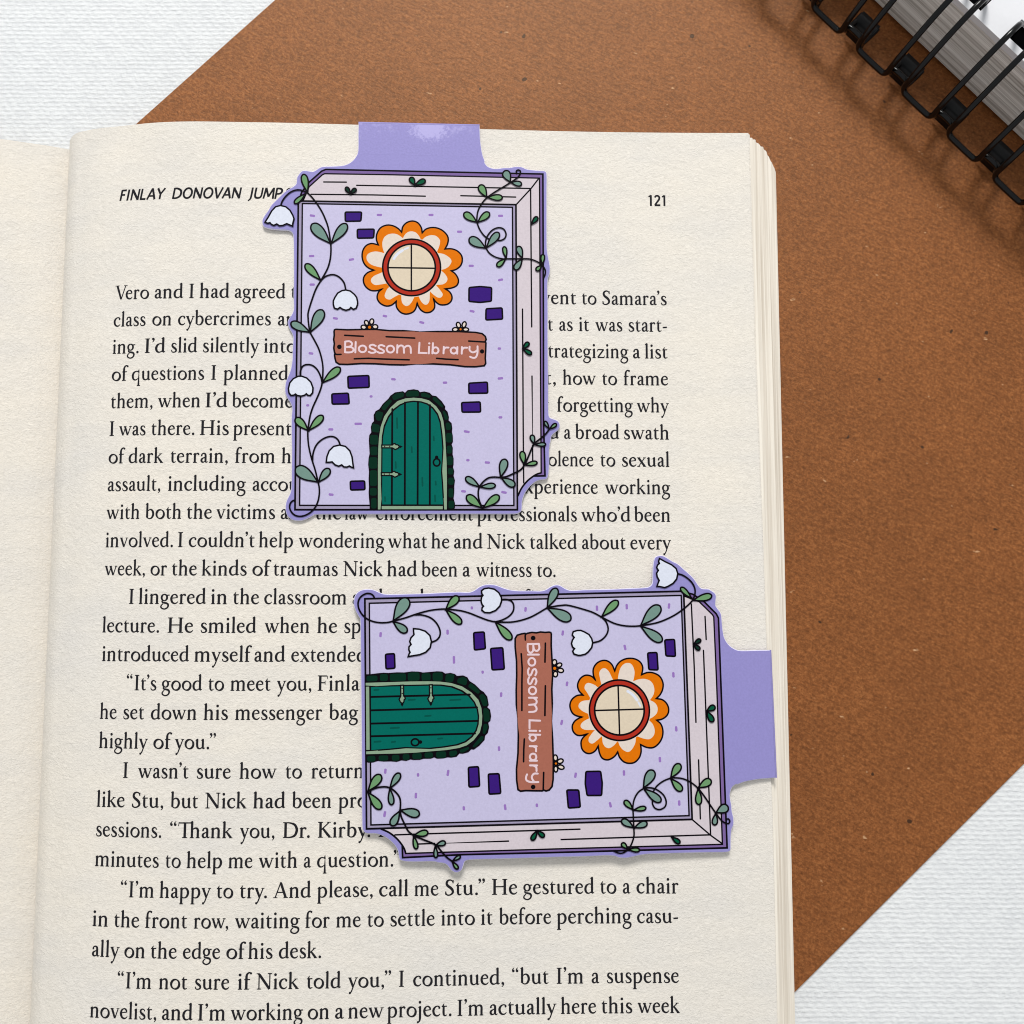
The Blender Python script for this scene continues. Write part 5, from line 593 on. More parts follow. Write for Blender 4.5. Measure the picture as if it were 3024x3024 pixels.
('printed_vine:2', 'L', 'ink', '2710 -1439 2707 -1427 2704 -1414 2701 -1398 2698 -1380 2694 -1364 2689 -1348 2683 -1335 2677 -1323 2670 -1314 2662 -1306 2654 -1301 2646 -1298 2637 -1298 2629 -1300 2623 -1306 2619 -1315 2617 -1323 2618 -1332 2621 -1343 2626 -1354 2632 -1365 2641 -1377 2652 -1389 2664 -1400 2678 -1412 2691 -1422 2701 -1431', (0.263, 0, 1)),
('printed_vine:2', 'F', 'green', '2722 -1446 2734 -1442 2746 -1437 2763 -1433 2780 -1428 2796 -1422 2811 -1415 2823 -1408 2834 -1400 2843 -1392 2849 -1383 2854 -1375 2855 -1366 2855 -1356 2852 -1348 2845 -1342 2836 -1339 2827 -1339 2818 -1340 2808 -1344 2797 -1350 2787 -1358 2776 -1369 2766 -1381 2756 -1395 2746 -1410 2737 -1425 2729 -1436', 0),
('printed_vine:2', 'L', 'ink', '2722 -1446 2734 -1442 2746 -1437 2763 -1433 2780 -1428 2796 -1422 2811 -1415 2823 -1408 2834 -1400 2843 -1392 2849 -1383 2854 -1375 2855 -1366 2855 -1356 2852 -1348 2845 -1342 2836 -1339 2827 -1339 2818 -1340 2808 -1344 2797 -1350 2787 -1358 2776 -1369 2766 -1381 2756 -1395 2746 -1410 2737 -1425 2729 -1436', (0.263, 0, 1)),
('printed_sprout:0', 'F', 'dkgreen', '-1109 3149 -1112 3161 -1114 3174 -1117 3191 -1120 3209 -1125 3225 -1130 3240 -1136 3253 -1143 3264 -1151 3272 -1159 3279 -1168 3282 -1176 3284 -1187 3283 -1196 3279 -1203 3270 -1207 3261 -1209 3252 -1209 3242 -1206 3232 -1201 3221 -1193 3211 -1184 3200 -1172 3190 -1158 3180 -1144 3171 -1129 3163 -1119 3156', 0),
('printed_sprout:0', 'L', 'ink', '-1109 3149 -1112 3161 -1114 3174 -1117 3191 -1120 3209 -1125 3225 -1130 3240 -1136 3253 -1143 3264 -1151 3272 -1159 3279 -1168 3282 -1176 3284 -1187 3283 -1196 3279 -1203 3270 -1207 3261 -1209 3252 -1209 3242 -1206 3232 -1201 3221 -1193 3211 -1184 3200 -1172 3190 -1158 3180 -1144 3171 -1129 3163 -1119 3156', (0.263, 0, 1)),
('printed_sprout:0', 'F', 'dkgreen', '-1109 3149 -1098 3154 -1087 3158 -1072 3163 -1057 3169 -1043 3175 -1030 3182 -1019 3190 -1011 3199 -1004 3208 -1000 3217 -998 3226 -999 3235 -1002 3245 -1007 3254 -1016 3260 -1025 3263 -1034 3263 -1042 3262 -1051 3257 -1060 3251 -1068 3242 -1076 3231 -1083 3218 -1089 3203 -1095 3187 -1100 3172 -1104 3160', 0),
('printed_sprout:0', 'L', 'ink', '-1109 3149 -1098 3154 -1087 3158 -1072 3163 -1057 3169 -1043 3175 -1030 3182 -1019 3190 -1011 3199 -1004 3208 -1000 3217 -998 3226 -999 3235 -1002 3245 -1007 3254 -1016 3260 -1025 3263 -1034 3263 -1042 3262 -1051 3257 -1060 3251 -1068 3242 -1076 3231 -1083 3218 -1089 3203 -1095 3187 -1100 3172 -1104 3160', (0.263, 0, 1)),
('printed_sprout:1', 'F', 'dgreen', '132 3346 132 3361 131 3376 131 3396 131 3417 130 3436 127 3454 122 3469 115 3482 107 3493 98 3500 88 3505 77 3506 63 3505 50 3501 40 3491 32 3480 27 3469 26 3458 27 3446 32 3433 38 3420 48 3408 61 3396 76 3384 93 3373 109 3363 121 3355', 0),
('printed_sprout:1', 'L', 'ink', '132 3346 132 3361 131 3376 131 3396 131 3417 130 3436 127 3454 122 3469 115 3482 107 3493 98 3500 88 3505 77 3506 63 3505 50 3501 40 3491 32 3480 27 3469 26 3458 27 3446 32 3433 38 3420 48 3408 61 3396 76 3384 93 3373 109 3363 121 3355', (0.263, 0, 1)),
('printed_sprout:1', 'F', 'dgreen', '132 3346 149 3349 168 3351 192 3353 217 3355 241 3358 263 3364 282 3371 298 3379 312 3389 323 3400 331 3412 335 3424 336 3439 333 3453 324 3464 312 3472 300 3476 287 3476 272 3473 256 3467 240 3459 223 3447 206 3431 189 3413 172 3393 157 3374 144 3359', 0),
('printed_sprout:1', 'L', 'ink', '132 3346 149 3349 168 3351 192 3353 217 3355 241 3358 263 3364 282 3371 298 3379 312 3389 323 3400 331 3412 335 3424 336 3439 333 3453 324 3464 312 3472 300 3476 287 3476 272 3473 256 3467 240 3459 223 3447 206 3431 189 3413 172 3393 157 3374 144 3359', (0.263, 0, 1)),
('printed_sprout:2', 'F', 'dgreen', '2410 2602 2422 2609 2435 2617 2452 2627 2469 2637 2486 2648 2500 2659 2512 2671 2521 2683 2528 2695 2532 2707 2534 2718 2532 2728 2528 2739 2521 2749 2511 2753 2499 2755 2489 2753 2479 2749 2469 2742 2459 2732 2450 2720 2442 2706 2435 2688 2428 2669 2423 2649 2419 2630 2414 2615', 0),
('printed_sprout:2', 'L', 'ink', '2410 2602 2422 2609 2435 2617 2452 2627 2469 2637 2486 2648 2500 2659 2512 2671 2521 2683 2528 2695 2532 2707 2534 2718 2532 2728 2528 2739 2521 2749 2511 2753 2499 2755 2489 2753 2479 2749 2469 2742 2459 2732 2450 2720 2442 2706 2435 2688 2428 2669 2423 2649 2419 2630 2414 2615', (0.263, 0, 1)),
('printed_sprout:3', 'F', 'dgreen', '2221 117 2232 123 2245 129 2261 136 2279 143 2294 152 2309 161 2320 171 2329 181 2336 192 2341 202 2342 212 2341 222 2338 233 2331 242 2321 248 2310 250 2300 250 2291 247 2281 242 2271 234 2262 223 2254 211 2247 195 2240 178 2235 160 2230 143 2225 129', 0),
('printed_sprout:3', 'L', 'ink', '2221 117 2232 123 2245 129 2261 136 2279 143 2294 152 2309 161 2320 171 2329 181 2336 192 2341 202 2342 212 2341 222 2338 233 2331 242 2321 248 2310 250 2300 250 2291 247 2281 242 2271 234 2262 223 2254 211 2247 195 2240 178 2235 160 2230 143 2225 129', (0.263, 0, 1)),
('printed_sprout:3', 'F', 'dgreen', '2221 117 2230 105 2240 93 2251 76 2264 59 2277 43 2291 29 2304 18 2317 10 2330 4 2342 1 2354 0 2364 2 2375 8 2383 16 2386 27 2386 39 2384 49 2378 59 2370 69 2359 78 2345 86 2330 93 2311 99 2291 104 2271 107 2251 111 2235 114', 0),
('printed_sprout:3', 'L', 'ink', '2221 117 2230 105 2240 93 2251 76 2264 59 2277 43 2291 29 2304 18 2317 10 2330 4 2342 1 2354 0 2364 2 2375 8 2383 16 2386 27 2386 39 2384 49 2378 59 2370 69 2359 78 2345 86 2330 93 2311 99 2291 104 2271 107 2251 111 2235 114', (0.263, 0, 1))]

# ---------------------------------------------------------------- the open book
CT, ST = math.cos(PAGE_TILT), math.sin(PAGE_TILT)
def page_z(x):
    P = PAGE_PROFILE
    if x <= P[0][0]: return P[0][1]
    lo, hi = 0, len(P) - 1
    if x >= P[hi][0]: return P[hi][1]
    while hi - lo > 1:
        m = (lo + hi) // 2
        if P[m][0] <= x: lo = m
        else: hi = m
    a, b = P[lo], P[hi]
    return a[1] + (b[1] - a[1]) * (x - a[0]) / (b[0] - a[0])
def page_to_world(x, y, z):
    """page coordinates (right, down, up from the paper; mm) -> world mm"""
    X, Y = x - TEXT_WIDTH / 2, 66 - y
    return (X * CT + z * ST, Y, -X * ST + z * CT + PAGE_HEIGHT)
def edge_x(y):
    E = PAGE_EDGE
    if y <= E[0][0]: return E[0][1]
    for a, b in zip(E, E[1:]):
        if y <= b[0]: return a[1] + (b[1] - a[1]) * (y - a[0]) / (b[0] - a[0])
    return E[-1][1]
Y_TOP, Y_BOT = -35.15, 178.0

def slack(x, y):                                 # a slack wave at the upper inner corner of the printed page
    return 0.45 * math.exp(-((x - 11) / 9.0) ** 2) * math.exp(-((y + 34) / 6.5) ** 2) - 0.35 * math.exp(-((x + 1) / 5.0) ** 2) * math.exp(-((y + 34) / 7.0) ** 2)

book = empty("open_book", (0, 0, 0.0006), "open paperback novel with cream printed pages lying under the two purple bookmarks", "book")
BK = Matrix.Translation((0, 0, -0.6))
def bw(p): return (p[0], p[1], p[2] - 0.6)          # book children are relative to the empty

xs = [p[0] for p in PAGE_PROFILE if p[0] < 121]
ys = [Y_TOP + 2.0 * i for i in range(13)] + [Y_TOP + 24 + (Y_BOT - Y_TOP - 24) * i / 34 for i in range(1, 35)]
def page_row(y, dz, wav=0.0):
    xe = edge_x(y); r = [bw(page_to_world(x, y, page_z(x) + dz + slack(x, y))) for x in xs]
    for k in range(1, 4):
        x = xs[-1] + (xe - xs[-1]) * k / 3
        r.append(bw(page_to_world(x, y, page_z(x) + dz)))
    return r
top = [page_row(y, 0) for y in ys]; bot = [page_row(y, -0.11) for y in ys]
pg = MB()
pg.grid(top, "page_paper", True, True); pg.grid(bot, "page_paper", True, False)
pg.grid([top[0], bot[0]], "page_paper", True, False); pg.grid([top[-1], bot[-1]], "page_paper", True, True)
pg.grid([[r[-1] for r in top], [r[-1] for r in bot]], "page_paper", True, True)
right_page = pg.build("page", book)

# page block under the right hand page: every leaf a thin sheet, fanned out towards the fore edge
xb = [p[0] for p in PAGE_PROFILE][::3] ; xb = [x for x in xb if x < 119]
blk = MB(); NL = 64
FAN = [0.035, 0.10, 0.19, 0.23, 0.26, 0.31, 0.36, 0.40, 0.47, 0.52, 0.60, 0.66, 0.74, 0.80, 0.88, 0.94, 1.0]
zb = 0.75
for k in range(1, NL + 1):
    f = k / NL
    fq = min(v for v in FAN if v >= f - 1e-6)          # leaves cling together in small groups
    jit = random.uniform(-0.05, 0.05)
    yt = Y_TOP + random.uniform(0.0, 0.05) + (0.55 if k > 1 else 0) + fq * 0.7 + max(0, fq - 0.6) * 2.2
    rad = 0.25 + 3.0 * max(0, fq - 0.45)
    rows = []
    for y in (yt, yt + rad * 0.06, yt + rad * 0.2, yt + rad * 0.45, yt + rad, 0, 50, 100, Y_BOT):
        r = []
        xe = 0
        for x in xb: 
            w = page_to_world(x, y, page_z(x) - 0.22)
            r.append((w[0], w[1], zb + (w[2] - zb) * (1 - f)))
        dyc = max(0.0, rad - (y - yt)); corner = rad - math.sqrt(max(0.0, rad * rad - dyc * dyc)) if y - yt < rad else 0
        X0 = page_to_world(edge_x(y), y, page_z(edge_x(y)))[0]
        wend = X0 + (77.55 - X0) * (fq ** 0.9) + jit - corner
        zend = zb + (10.2 - zb) * (1 - f)
        xl = r[-1][0]
        for q in (0.5, 1.0): r.append((xl + (wend - xl) * q, r[-1][1], r[-1][2] + (zend - r[-1][2]) * q))
        rows.append([bw(p) for p in r])
    low = [[(a, b, c - 0.09) for a, b, c in r] for r in rows]
    blk.grid(rows, "page_edge" if k > 1 else "page_paper", True, True)
    blk.grid([rows[0], low[0]], "page_edge", True, False)
    blk.grid([[r[-1] for r in rows], [r[-1] for r in low]], "page_edge", True, True)
# closed core just inside the leaves, so that nothing is seen through
core = []
for y in (Y_TOP + 4, Y_BOT - 0.5):
    r = []
    for x in xb:
        w = page_to_world(x, y, page_z(x) - 0.35); r.append(bw((w[0], w[1], max(zb, w[2] - 0.4))))
    core.append(r)
lowc = [[(a, b, zb - 0.75 + 0.02) for a, b, c in r] for r in core]
blk.grid(core, "page_edge", True, True)
blk.grid([core[0], lowc[0]], "page_edge", True, False); blk.grid([core[1], lowc[1]], "page_edge", True, True)
bx1 = [r[-1] for r in core]; bx2 = [r[-1] for r in lowc]
blk.build("page_block", book)

# left hand page, curving down into the gutter
LP = [(-67.3, 0.9), (-68.6, 2.1), (-70.5, 3.15), (-72.6, 4.1), (-74.95, 4.95), (-80.83, 7.07), (-86, 8.5), (-93, 9.6), (-105, 10.3), (-130, 10.4), (-200, 8.6)]
LP = smooth_path(LP, 4)
lp = MB(); ytl, ybl = 66 - Y_TOP, 66 - Y_BOT
rows = [[(x, ytl + (ybl - ytl) * i / 20, z - 0.6) for x, z in LP] for i in range(21)]
low = [[(a, b, c - 0.11) for a, b, c in r] for r in rows]
lp.grid(rows, "page_paper", True, False); lp.grid(low, "page_paper", True, True)
lp.grid([rows[0], low[0]], "page_paper", True, True); lp.grid([rows[-1], low[-1]], "page_paper", True, False)
lp.build("page", book)
lb = MB()
for k in range(1, 31):
    f = k / 30
    r = [[(x - f * 1.5 * (1 if i > len(LP) - 6 else 0), y, zb + (z - 0.2 - zb) * (1 - f) - 0.6) for i, (x, z) in enumerate(LP)] for y in (ytl - 0.5 - 0.5 * f, ybl)]
    lb.grid(r, "page_edge", True, False)
    lw = [[(a, b, c - 0.1) for a, b, c in q] for q in r]
    lb.grid([r[0], lw[0]], "page_edge", True, True)
lb.build("page_block", book)

# ---------------------------------------------------------------- lettering: an old style serif face drawn as pen strokes
def flag(x, y): return [('P', [(x - 82, y - 62, 16), (x - 30, y - 28, 40), (x + 20, y - 14, 60), (x + 40, y - 4, 30)])]
def foot(x, l=88, r=88, y=11): return [('P', [(x - l, y, 26), (x - 42, y + 3, 34), (x, y + 6, 44), (x + 42, y + 3, 34), (x + r, y, 26)])]
def head(x, l=88, r=88, y=649): return [('P', [(x - l, y, 26), (x - 44, y - 3, 34), (x, y - 6, 44), (x + 44, y - 3, 34), (x + r, y, 26)])]
def stem(x, y0, y1, w=90): return [('P', [(x, y0, w), (x, y1, w)])]
def line_(*p): return [('P', list(p))]
def curve_(*p): return [('S', list(p))]
def dot(x, y, r): return [('D', (x, y, r))]
def ring(cx, cy, rx, ry, thin, thick, tilt=0.35): return [('O', (cx, cy, rx, ry, thin, thick, tilt))]
def comma(x, y): return dot(x, y, 56) + curve_((x + 25, y + 5, 60), (x + 35, y - 45, 48), (x, y - 115, 30), (x - 45, y - 150, 14))
def turned(x, y): return dot(x, y, 54) + curve_((x - 25, y - 5, 58), (x - 35, y + 45, 46), (x, y + 110, 28), (x + 42, y + 140, 14))
BOWL_R = lambda x: curve_((x - 5, 318, 26), (x + 70, 388, 38), (x + 155, 420, 50), (x + 250, 372, 80), (x + 297, 262, 94), (x + 290, 158, 90), (x + 238, 60, 74), (x + 160, 14, 46), (x + 80, 14, 38), (x - 5, 62, 40))
BOWL_L = lambda x: curve_((x + 4, 372, 34), (x - 70, 414, 40), (x - 155, 412, 42), (x - 248, 352, 78), (x - 298, 242, 94), (x - 292, 132, 92), (x - 240, 46, 72), (x - 160, 20, 48), (x - 80, 46, 36), (x + 4, 112, 30))
ARCH = lambda x, d=262: curve_((x + 12, 335, 28), (x + 75, 392, 42), (x + 150, 422, 54), (x + 222, 402, 78), (x + d, 332, 90), (x + d, 200, 90), (x + d, 8, 90))
FONT = {
 'a': (404, curve_((88, 330, 66), (112, 392, 50), (180, 422, 46), (248, 400, 70), (278, 330, 86), (278, 125, 88), (292, 45, 72), (338, 22, 42), (394, 52, 16)) + dot(90, 326, 36) + curve_((278, 258, 30), (185, 222, 40), (104, 170, 70), (80, 98, 86), (120, 34, 68), (186, 26, 46), (244, 62, 32), (282, 104, 28))),
 'b': (505, stem(108, 55, 690) + flag(108, 705) + BOWL_R(112)),
 'c': (412, curve_((352, 345, 76), (318, 400, 54), (240, 420, 38), (142, 375, 66), (76, 275, 92), (74, 180, 94), (112, 85, 84), (185, 30, 62), (265, 22, 50), (330, 55, 36), (378, 105, 20)) + dot(338, 346, 40)),
 'd': (512, BOWL_L(374) + stem(382, 20, 690) + flag(382, 705) + line_((382, 24, 60), (430, 34, 40), (482, 52, 20))),
 'e': (416, line_((84, 250, 32), (344, 282, 34)) + curve_((344, 268, 46), (328, 352, 66), (262, 412, 54), (198, 420, 40), (118, 372, 64), (76, 282, 88), (72, 190, 94), (108, 90, 84), (182, 32, 64), (262, 22, 52), (334, 56, 38), (380, 108, 20))),
 'f': (322, stem(122, 8, 470) + curve_((122, 420, 90), (126, 560, 82), (164, 652, 64), (236, 694, 50), (300, 676, 52)) + dot(300, 664, 42) + line_((30, 404, 30), (120, 408, 36), (272, 410, 34)) + foot(122, 88, 110)),
 'g': (455, ring(198, 282, 128, 140, 40, 84, 0.0) + line_((295, 372, 30), (350, 386, 42), (440, 392, 38)) + curve_((146, 168, 34), (98, 118, 52), (122, 68, 60), (230, 44, 70), (345, 12, 78), (388, -68, 72), (348, -166, 60), (240, -224, 50), (140, -214, 48), (62, -164, 58), (50, -100, 54), (92, -38, 42), (150, 6, 36))),
 'h': (520, stem(118, 8, 690) + flag(118, 705) + ARCH(118) + foot(118) + foot(380)),
 'i': (260, stem(128, 8, 415) + flag(128, 432) + foot(128) + dot(120, 600, 56)),
 'j': (255, stem(128, -60, 415) + flag(128, 432) + curve_((128, 0, 90), (124, -90, 84), (96, -185, 62), (30, -240, 44)) + dot(28, -226, 40) + dot(120, 600, 56)),
 'k': (490, stem(112, 8, 690) + flag(112, 705) + foot(112) + line_((128, 208, 36), (348, 400, 36)) + line_((285, 412, 24), (425, 412, 24)) + line_((205, 268, 60), (330, 110, 88), (420, 20, 70)) + line_((330, 11, 24), (484, 11, 26))),
 'l': (250, stem(122, 8, 690) + flag(122, 705) + foot(122)),
 'm': (785, stem(118, 8, 415) + flag(118, 432) + ARCH(118) + ARCH(380) + foot(118) + foot(380) + foot(642)),
 'n': (520, stem(118, 8, 415) + flag(118, 432) + ARCH(118) + foot(118) + foot(380)),
 'o': (514, ring(257, 210, 186, 196, 42, 96)),
 'p': (520, stem(118, -248, 415) + flag(118, 432) + BOWL_R(122) + foot(118, 88, 96, -245)),
 'q': (505, BOWL_L(374) + line_((370, 380, 90), (382, 430, 86), (382, -248, 90)) + foot(382, 88, 88, -245)),
 'r': (360, stem(118, 8, 415) + flag(118, 432) + foot(118, 88, 104) + curve_((126, 318, 28), (176, 386, 40), (238, 418, 58), (298, 396, 76)) + dot(294, 388, 40)),
 's': (362, curve_((292, 338, 46), (258, 400, 40), (192, 425, 42), (116, 395, 66), (92, 320, 78), (142, 250, 88), (226, 195, 92), (290, 130, 82), (280, 55, 66), (212, 15, 44), (126, 15, 40), (76, 52, 38), (60, 122, 34))),
 't': (320, curve_((128, 430, 84), (126, 150, 90), (146, 52, 72), (206, 18, 46), (292, 58, 18)) + line_((34, 402, 30), (150, 408, 40), (284, 412, 36)) + line_((60, 402, 20), (118, 460, 50), (150, 532, 14))),
 'u': (515, curve_((112, 412, 90), (113, 150, 92), (150, 56, 76), (226, 18, 48), (304, 44, 40), (378, 106, 28)) + stem(382, 20, 412) + flag(112, 430) + flag(382, 430) + line_((382, 22, 58), (430, 32, 40), (484, 48, 20))),
 'v': (460, line_((82, 410, 92), (236, 14, 78)) + line_((382, 410, 38), (238, 10, 44)) + line_((8, 412, 24), (162, 412, 24)) + line_((306, 412, 24), (448, 412, 24))),
 'w': (700, line_((78, 410, 90), (224, 14, 76)) + line_((356, 400, 38), (226, 10, 42)) + line_((322, 410, 90), (474, 14, 76)) + line_((624, 410, 38), (476, 10, 44)) + line_((6, 412, 24), (156, 412, 24)) + line_((256, 412, 24), (404, 412, 24)) + line_((548, 412, 24), (690, 412, 24))),
 'x': (470, line_((82, 406, 92), (384, 14, 92)) + line_((374, 406, 36), (84, 14, 36)) + line_((14, 411, 24), (166, 411, 24)) + line_((306, 411, 24), (448, 411, 24)) + line_((10, 10, 24), (156, 10, 24)) + line_((304, 10, 24), (460, 10, 24))),
 'y': (445, line_((78, 410, 92), (232, 40, 84)) + curve_((380, 410, 38), (236, 40, 46), (160, -150, 44), (100, -222, 36)) + dot(92, -216, 46) + line_((6, 412, 24), (160, 412, 24)) + line_((306, 412, 24), (444, 412, 24))),
 'z': (432, line_((56, 394, 46), (372, 398, 44)) + line_((362, 398, 64), (62, 26, 64)) + line_((54, 22, 46), (392, 24, 48)) + line_((56, 400, 26), (44, 310, 24)) + line_((394, 20, 28), (406, 118, 22))),
 'I': (345, stem(172, 8, 650, 98) + foot(172, 112, 112) + head(172, 112, 112)),
 'H': (770, stem(162, 8, 650, 98) + stem(608, 8, 650, 98) + foot(162, 112, 112) + head(162, 112, 112) + foot(608, 112, 112) + head(608, 112, 112) + line_((162, 338, 40), (608, 338, 40))),
 'F': (545, stem(160, 8, 650, 98) + foot(160, 112, 122) + head(160, 112, 40) + line_((150, 640, 42), (470, 640, 42)) + line_((472, 654, 24), (486, 520, 24)) + line_((160, 345, 40), (378, 345, 40)) + line_((384, 425, 22), (384, 265, 22))),
 'K': (660, stem(160, 8, 650, 98) + foot(160, 112, 112) + head(160, 112, 112) + line_((188, 322, 42), (522, 636, 42)) + line_((440, 648, 24), (606, 648, 24)) + line_((262, 390, 76), (470, 130, 98), (580, 16, 80)) + line_((500, 11, 24), (668, 11, 26))),
 'N': (750, stem(150, 8, 640, 44) + stem(622, 8, 650, 44) + line_((112, 650, 60), (180, 590, 96), (614, 10, 96)) + foot(150, 96, 96) + head(622, 96, 96) + line_((34, 650, 24), (170, 650, 26))),
 'D': (750, stem(160, 8, 650, 98) + foot(160, 112, 40) + head(160, 112, 40) + curve_((150, 642, 36), (340, 634, 48), (548, 560, 86), (642, 400, 100), (642, 260, 100), (556, 90, 86), (350, 18, 48), (150, 18, 36))),
 'A': (680, line_((338, 664, 40), (96, 12, 42)) + line_((330, 640, 80), (350, 600, 96), (566, 12, 98)) + line_((182, 232, 38), (452, 232, 38)) + line_((8, 11, 24), (196, 11, 24)) + line_((462, 11, 24), (676, 11, 26))),
 'V': (670, line_((122, 640, 98), (340, 14, 82)) + line_((562, 640, 40), (342, 10, 44)) + line_((6, 649, 24), (226, 649, 26)) + line_((470, 649, 24), (660, 649, 24))),
 'S': (480, curve_((392, 512, 44), (360, 606, 46), (252, 652, 50), (142, 610, 78), (104, 500, 90), (160, 402, 98), (272, 322, 104), (364, 222, 98), (376, 112, 82), (292, 32, 56), (182, 6, 48), (92, 48, 48), (62, 168, 44)) + line_((392, 505, 20), (402, 640, 24)) + line_((58, 160, 24), (52, 30, 20))),
 'T': (640, stem(318, 8, 640, 98) + foot(318, 118, 118) + line_((44, 636, 44), (640, 640, 44)) + line_((46, 654, 24), (30, 500, 22))),
 '.': (225, dot(112, 46, 58)), ',': (230, comma(108, 52)), '’': (220, comma(106, 640)),
 '“': (410, turned(120, 560) + turned(290, 560)), '”': (410, comma(112, 640) + comma(282, 640)),
 '-': (285, line_((34, 196, 58), (250, 210, 58))),
}
def caps_(m): return m
SANS = {  # flared capitals and figures of the running head
 'F': (430, stem(70, 0, 660, 96) + line_((60, 618, 84), (360, 622, 92)) + line_((70, 350, 78), (310, 352, 84))),
 'I': (250, stem(92, 0, 660, 98)), 'N': (640, stem(90, 0, 660, 90) + stem(520, 0, 660, 90) + line_((80, 640, 110), (525, 20, 110))),
 'L': (430, stem(70, 0, 660, 96) + line_((60, 42, 84), (380, 42, 94))),
 'A': (600, line_((300, 660, 100), (50, 0, 92)) + line_((300, 660, 100), (540, 0, 104)) + line_((140, 210, 74), (450, 210, 74))),
 'Y': (540, line_((40, 660, 104), (260, 310, 90)) + line_((500, 660, 92), (262, 310, 84)) + stem(262, 0, 330, 94)),
 'D': (640, stem(70, 0, 660, 96) + curve_((60, 620, 82), (270, 612, 86), (480, 500, 100), (535, 330, 108), (480, 150, 100), (270, 46, 86), (60, 42, 82))),
 'O': (680, ring(330, 330, 262, 296, 84, 106)),
 'V': (560, line_((45, 660, 108), (285, 0, 92)) + line_((530, 660, 92), (287, 0, 84))),
 'J': (330, curve_((170, 660, 98), (170, 120, 98), (130, -40, 84), (20, -130, 60))),
 'U': (600, curve_((75, 660, 98), (75, 230, 98), (130, 80, 96), (280, 36, 86), (430, 80, 92), (490, 230, 92), (490, 660, 92))),
 'M': (740, line_((110, 660, 100), (50, 0, 90)) + line_((110, 650, 104), (350, 120, 96)) + line_((600, 650, 100), (350, 120, 90)) + line_((600, 660, 100), (660, 0, 100))),
 'P': (500, stem(70, 0, 660, 96) + curve_((60, 622, 82), (260, 618, 84), (400, 540, 98), (400, 400, 98), (270, 308, 84), (60, 300, 80))),
 'S': (430, curve_((360, 580, 80), (230, 622, 84), (100, 560, 96), (100, 440, 98), (240, 340, 100), (350, 220, 98), (330, 90, 94), (200, 36, 84), (50, 80, 78))),
 '1': (400, stem(220, 0, 660, 100) + line_((70, 560, 60), (220, 640, 80))),
 '2': (470, curve_((70, 520, 80), (140, 612, 82), (260, 622, 86), (360, 540, 98), (340, 400, 96), (200, 220, 90), (80, 60, 90)) + line_((60, 46, 92), (430, 50, 92))),
}
def stroke_outline(kind, d):
    """2D quads of one pen stroke, in 1/1000 em"""
    quads = []
    if kind in 'PS':
        pts = d if kind == 'P' else smooth_path(d, 3)
        L, Rr = ribbon_sides([(p[0], p[1]) for p in pts], [p[2] * 1.08 + 7 for p in pts])
        for i in range(len(pts) - 1): quads.append([L[i], Rr[i], Rr[i + 1], L[i + 1]])
    elif kind == 'D':
        x, y, r = d; r += 5; quads.append([(x + r * math.cos(i * math.pi / 6), y + r * math.sin(i * math.pi / 6)) for i in range(12)])
    else:
        cx, cy, rx, ry, thin, thick, tilt = d; n = 22; o = []; q = []
        for i in range(n):
            a = 2 * math.pi * i / n; w = (thin + (thick - thin) * abs(math.cos(a + tilt)) ** 1.4) * 1.08 + 7
            ux, uy = math.cos(a), math.sin(a)
            o.append((cx + ux * (rx + w / 2), cy + uy * (ry + w / 2))); q.append((cx + ux * (rx - w / 2), cy + uy * (ry - w / 2)))
        for i in range(n): quads.append([q[i], o[i], o[(i + 1) % n], q[(i + 1) % n]])
    return quads
SANS = {ch: (adv, [(k, [(x, y, w * 1.10) for x, y, w in d] if k in 'PS' else (d[:4] + (d[4] * 1.10, d[5] * 1.10, d[6]))) for k, d in st]) for ch, (adv, st) in SANS.items()}
GLYPHS = {}
def glyph(font, ch):
    key = (id(font), ch)
    if key not in GLYPHS:
        adv, st = font[ch]; q = []
        for i, (k, d) in enumerate(st):
            for poly in stroke_outline(k, d): q.append((i, poly))
        xs_ = [p[0] for _, poly in q for p in poly]
        GLYPHS[key] = (adv, q, min(xs_), max(xs_))
    return GLYPHS[key]
KERN = {('V', 'e'): -110, ('A', 'n'): 10, ('f', 'o'): -10, ('r', 'y'): -5, ('y', '.'): -60, ('y', ','): -50, ('w', ','): -50, ('o', 'w'): -8, ('k', 'e'): -10, ('T', 'h'): -120,
        ('I', '’'): -20, ('’', 'd'): -40, ('’', 's'): -20, ('’', 'm'): -15, ('’', 't'): -15, ('t', '’'): -40, ('n', '’'): -45, ('a', '’'): -40, ('o', '’'): -40, ('.', '”'): -90, (',', '”'): -90, ('F', 'i'): -20, ('D', 'r'): -10, ('r', '.'): -50, ('r', 't'): 0}
scales = []
def set_word(mb, font, text, x0, x1, y, em, lift=0.025, slant=0.0):
    pen = 0; items = []; lo = None; hi = 0
    for i, ch in enumerate(text):
        if i: pen += KERN.get((text[i - 1], ch), 0)
        adv, q, a, b = glyph(font, ch); items.append((pen, q))
        lo = pen + a if lo is None else lo; hi = pen + b; pen += adv
    s = em / 1000.0; sx = s * 0.935
    if x1 is not None and text != 'I':
        sx = (x1 - x0) / (hi - lo); scales.append((text, sx / s))
        sx = min(max(sx, s * 0.79), s * 1.06)
    for px, q in items:
        for k, poly in q:
            P = []
            for gx, gy in poly:
                X = x0 + (px + gx - lo) * sx + gy * s * slant; Yy = y - gy * s
                w = page_to_world(X, Yy, page_z(X) + slack(X, Yy) + lift + k * 0.0012); P.append(bw(w))
            mb.poly(P, "book_ink")
EM = 4.2
body = MB()
for row, words in LINES.items():
    y = LEADING * (int(row) - 1)
    for text, x0, x1 in words: set_word(body, FONT, text, x0, x1, y, EM)
body_text = body.build("body_text", right_page)
hm = MB()
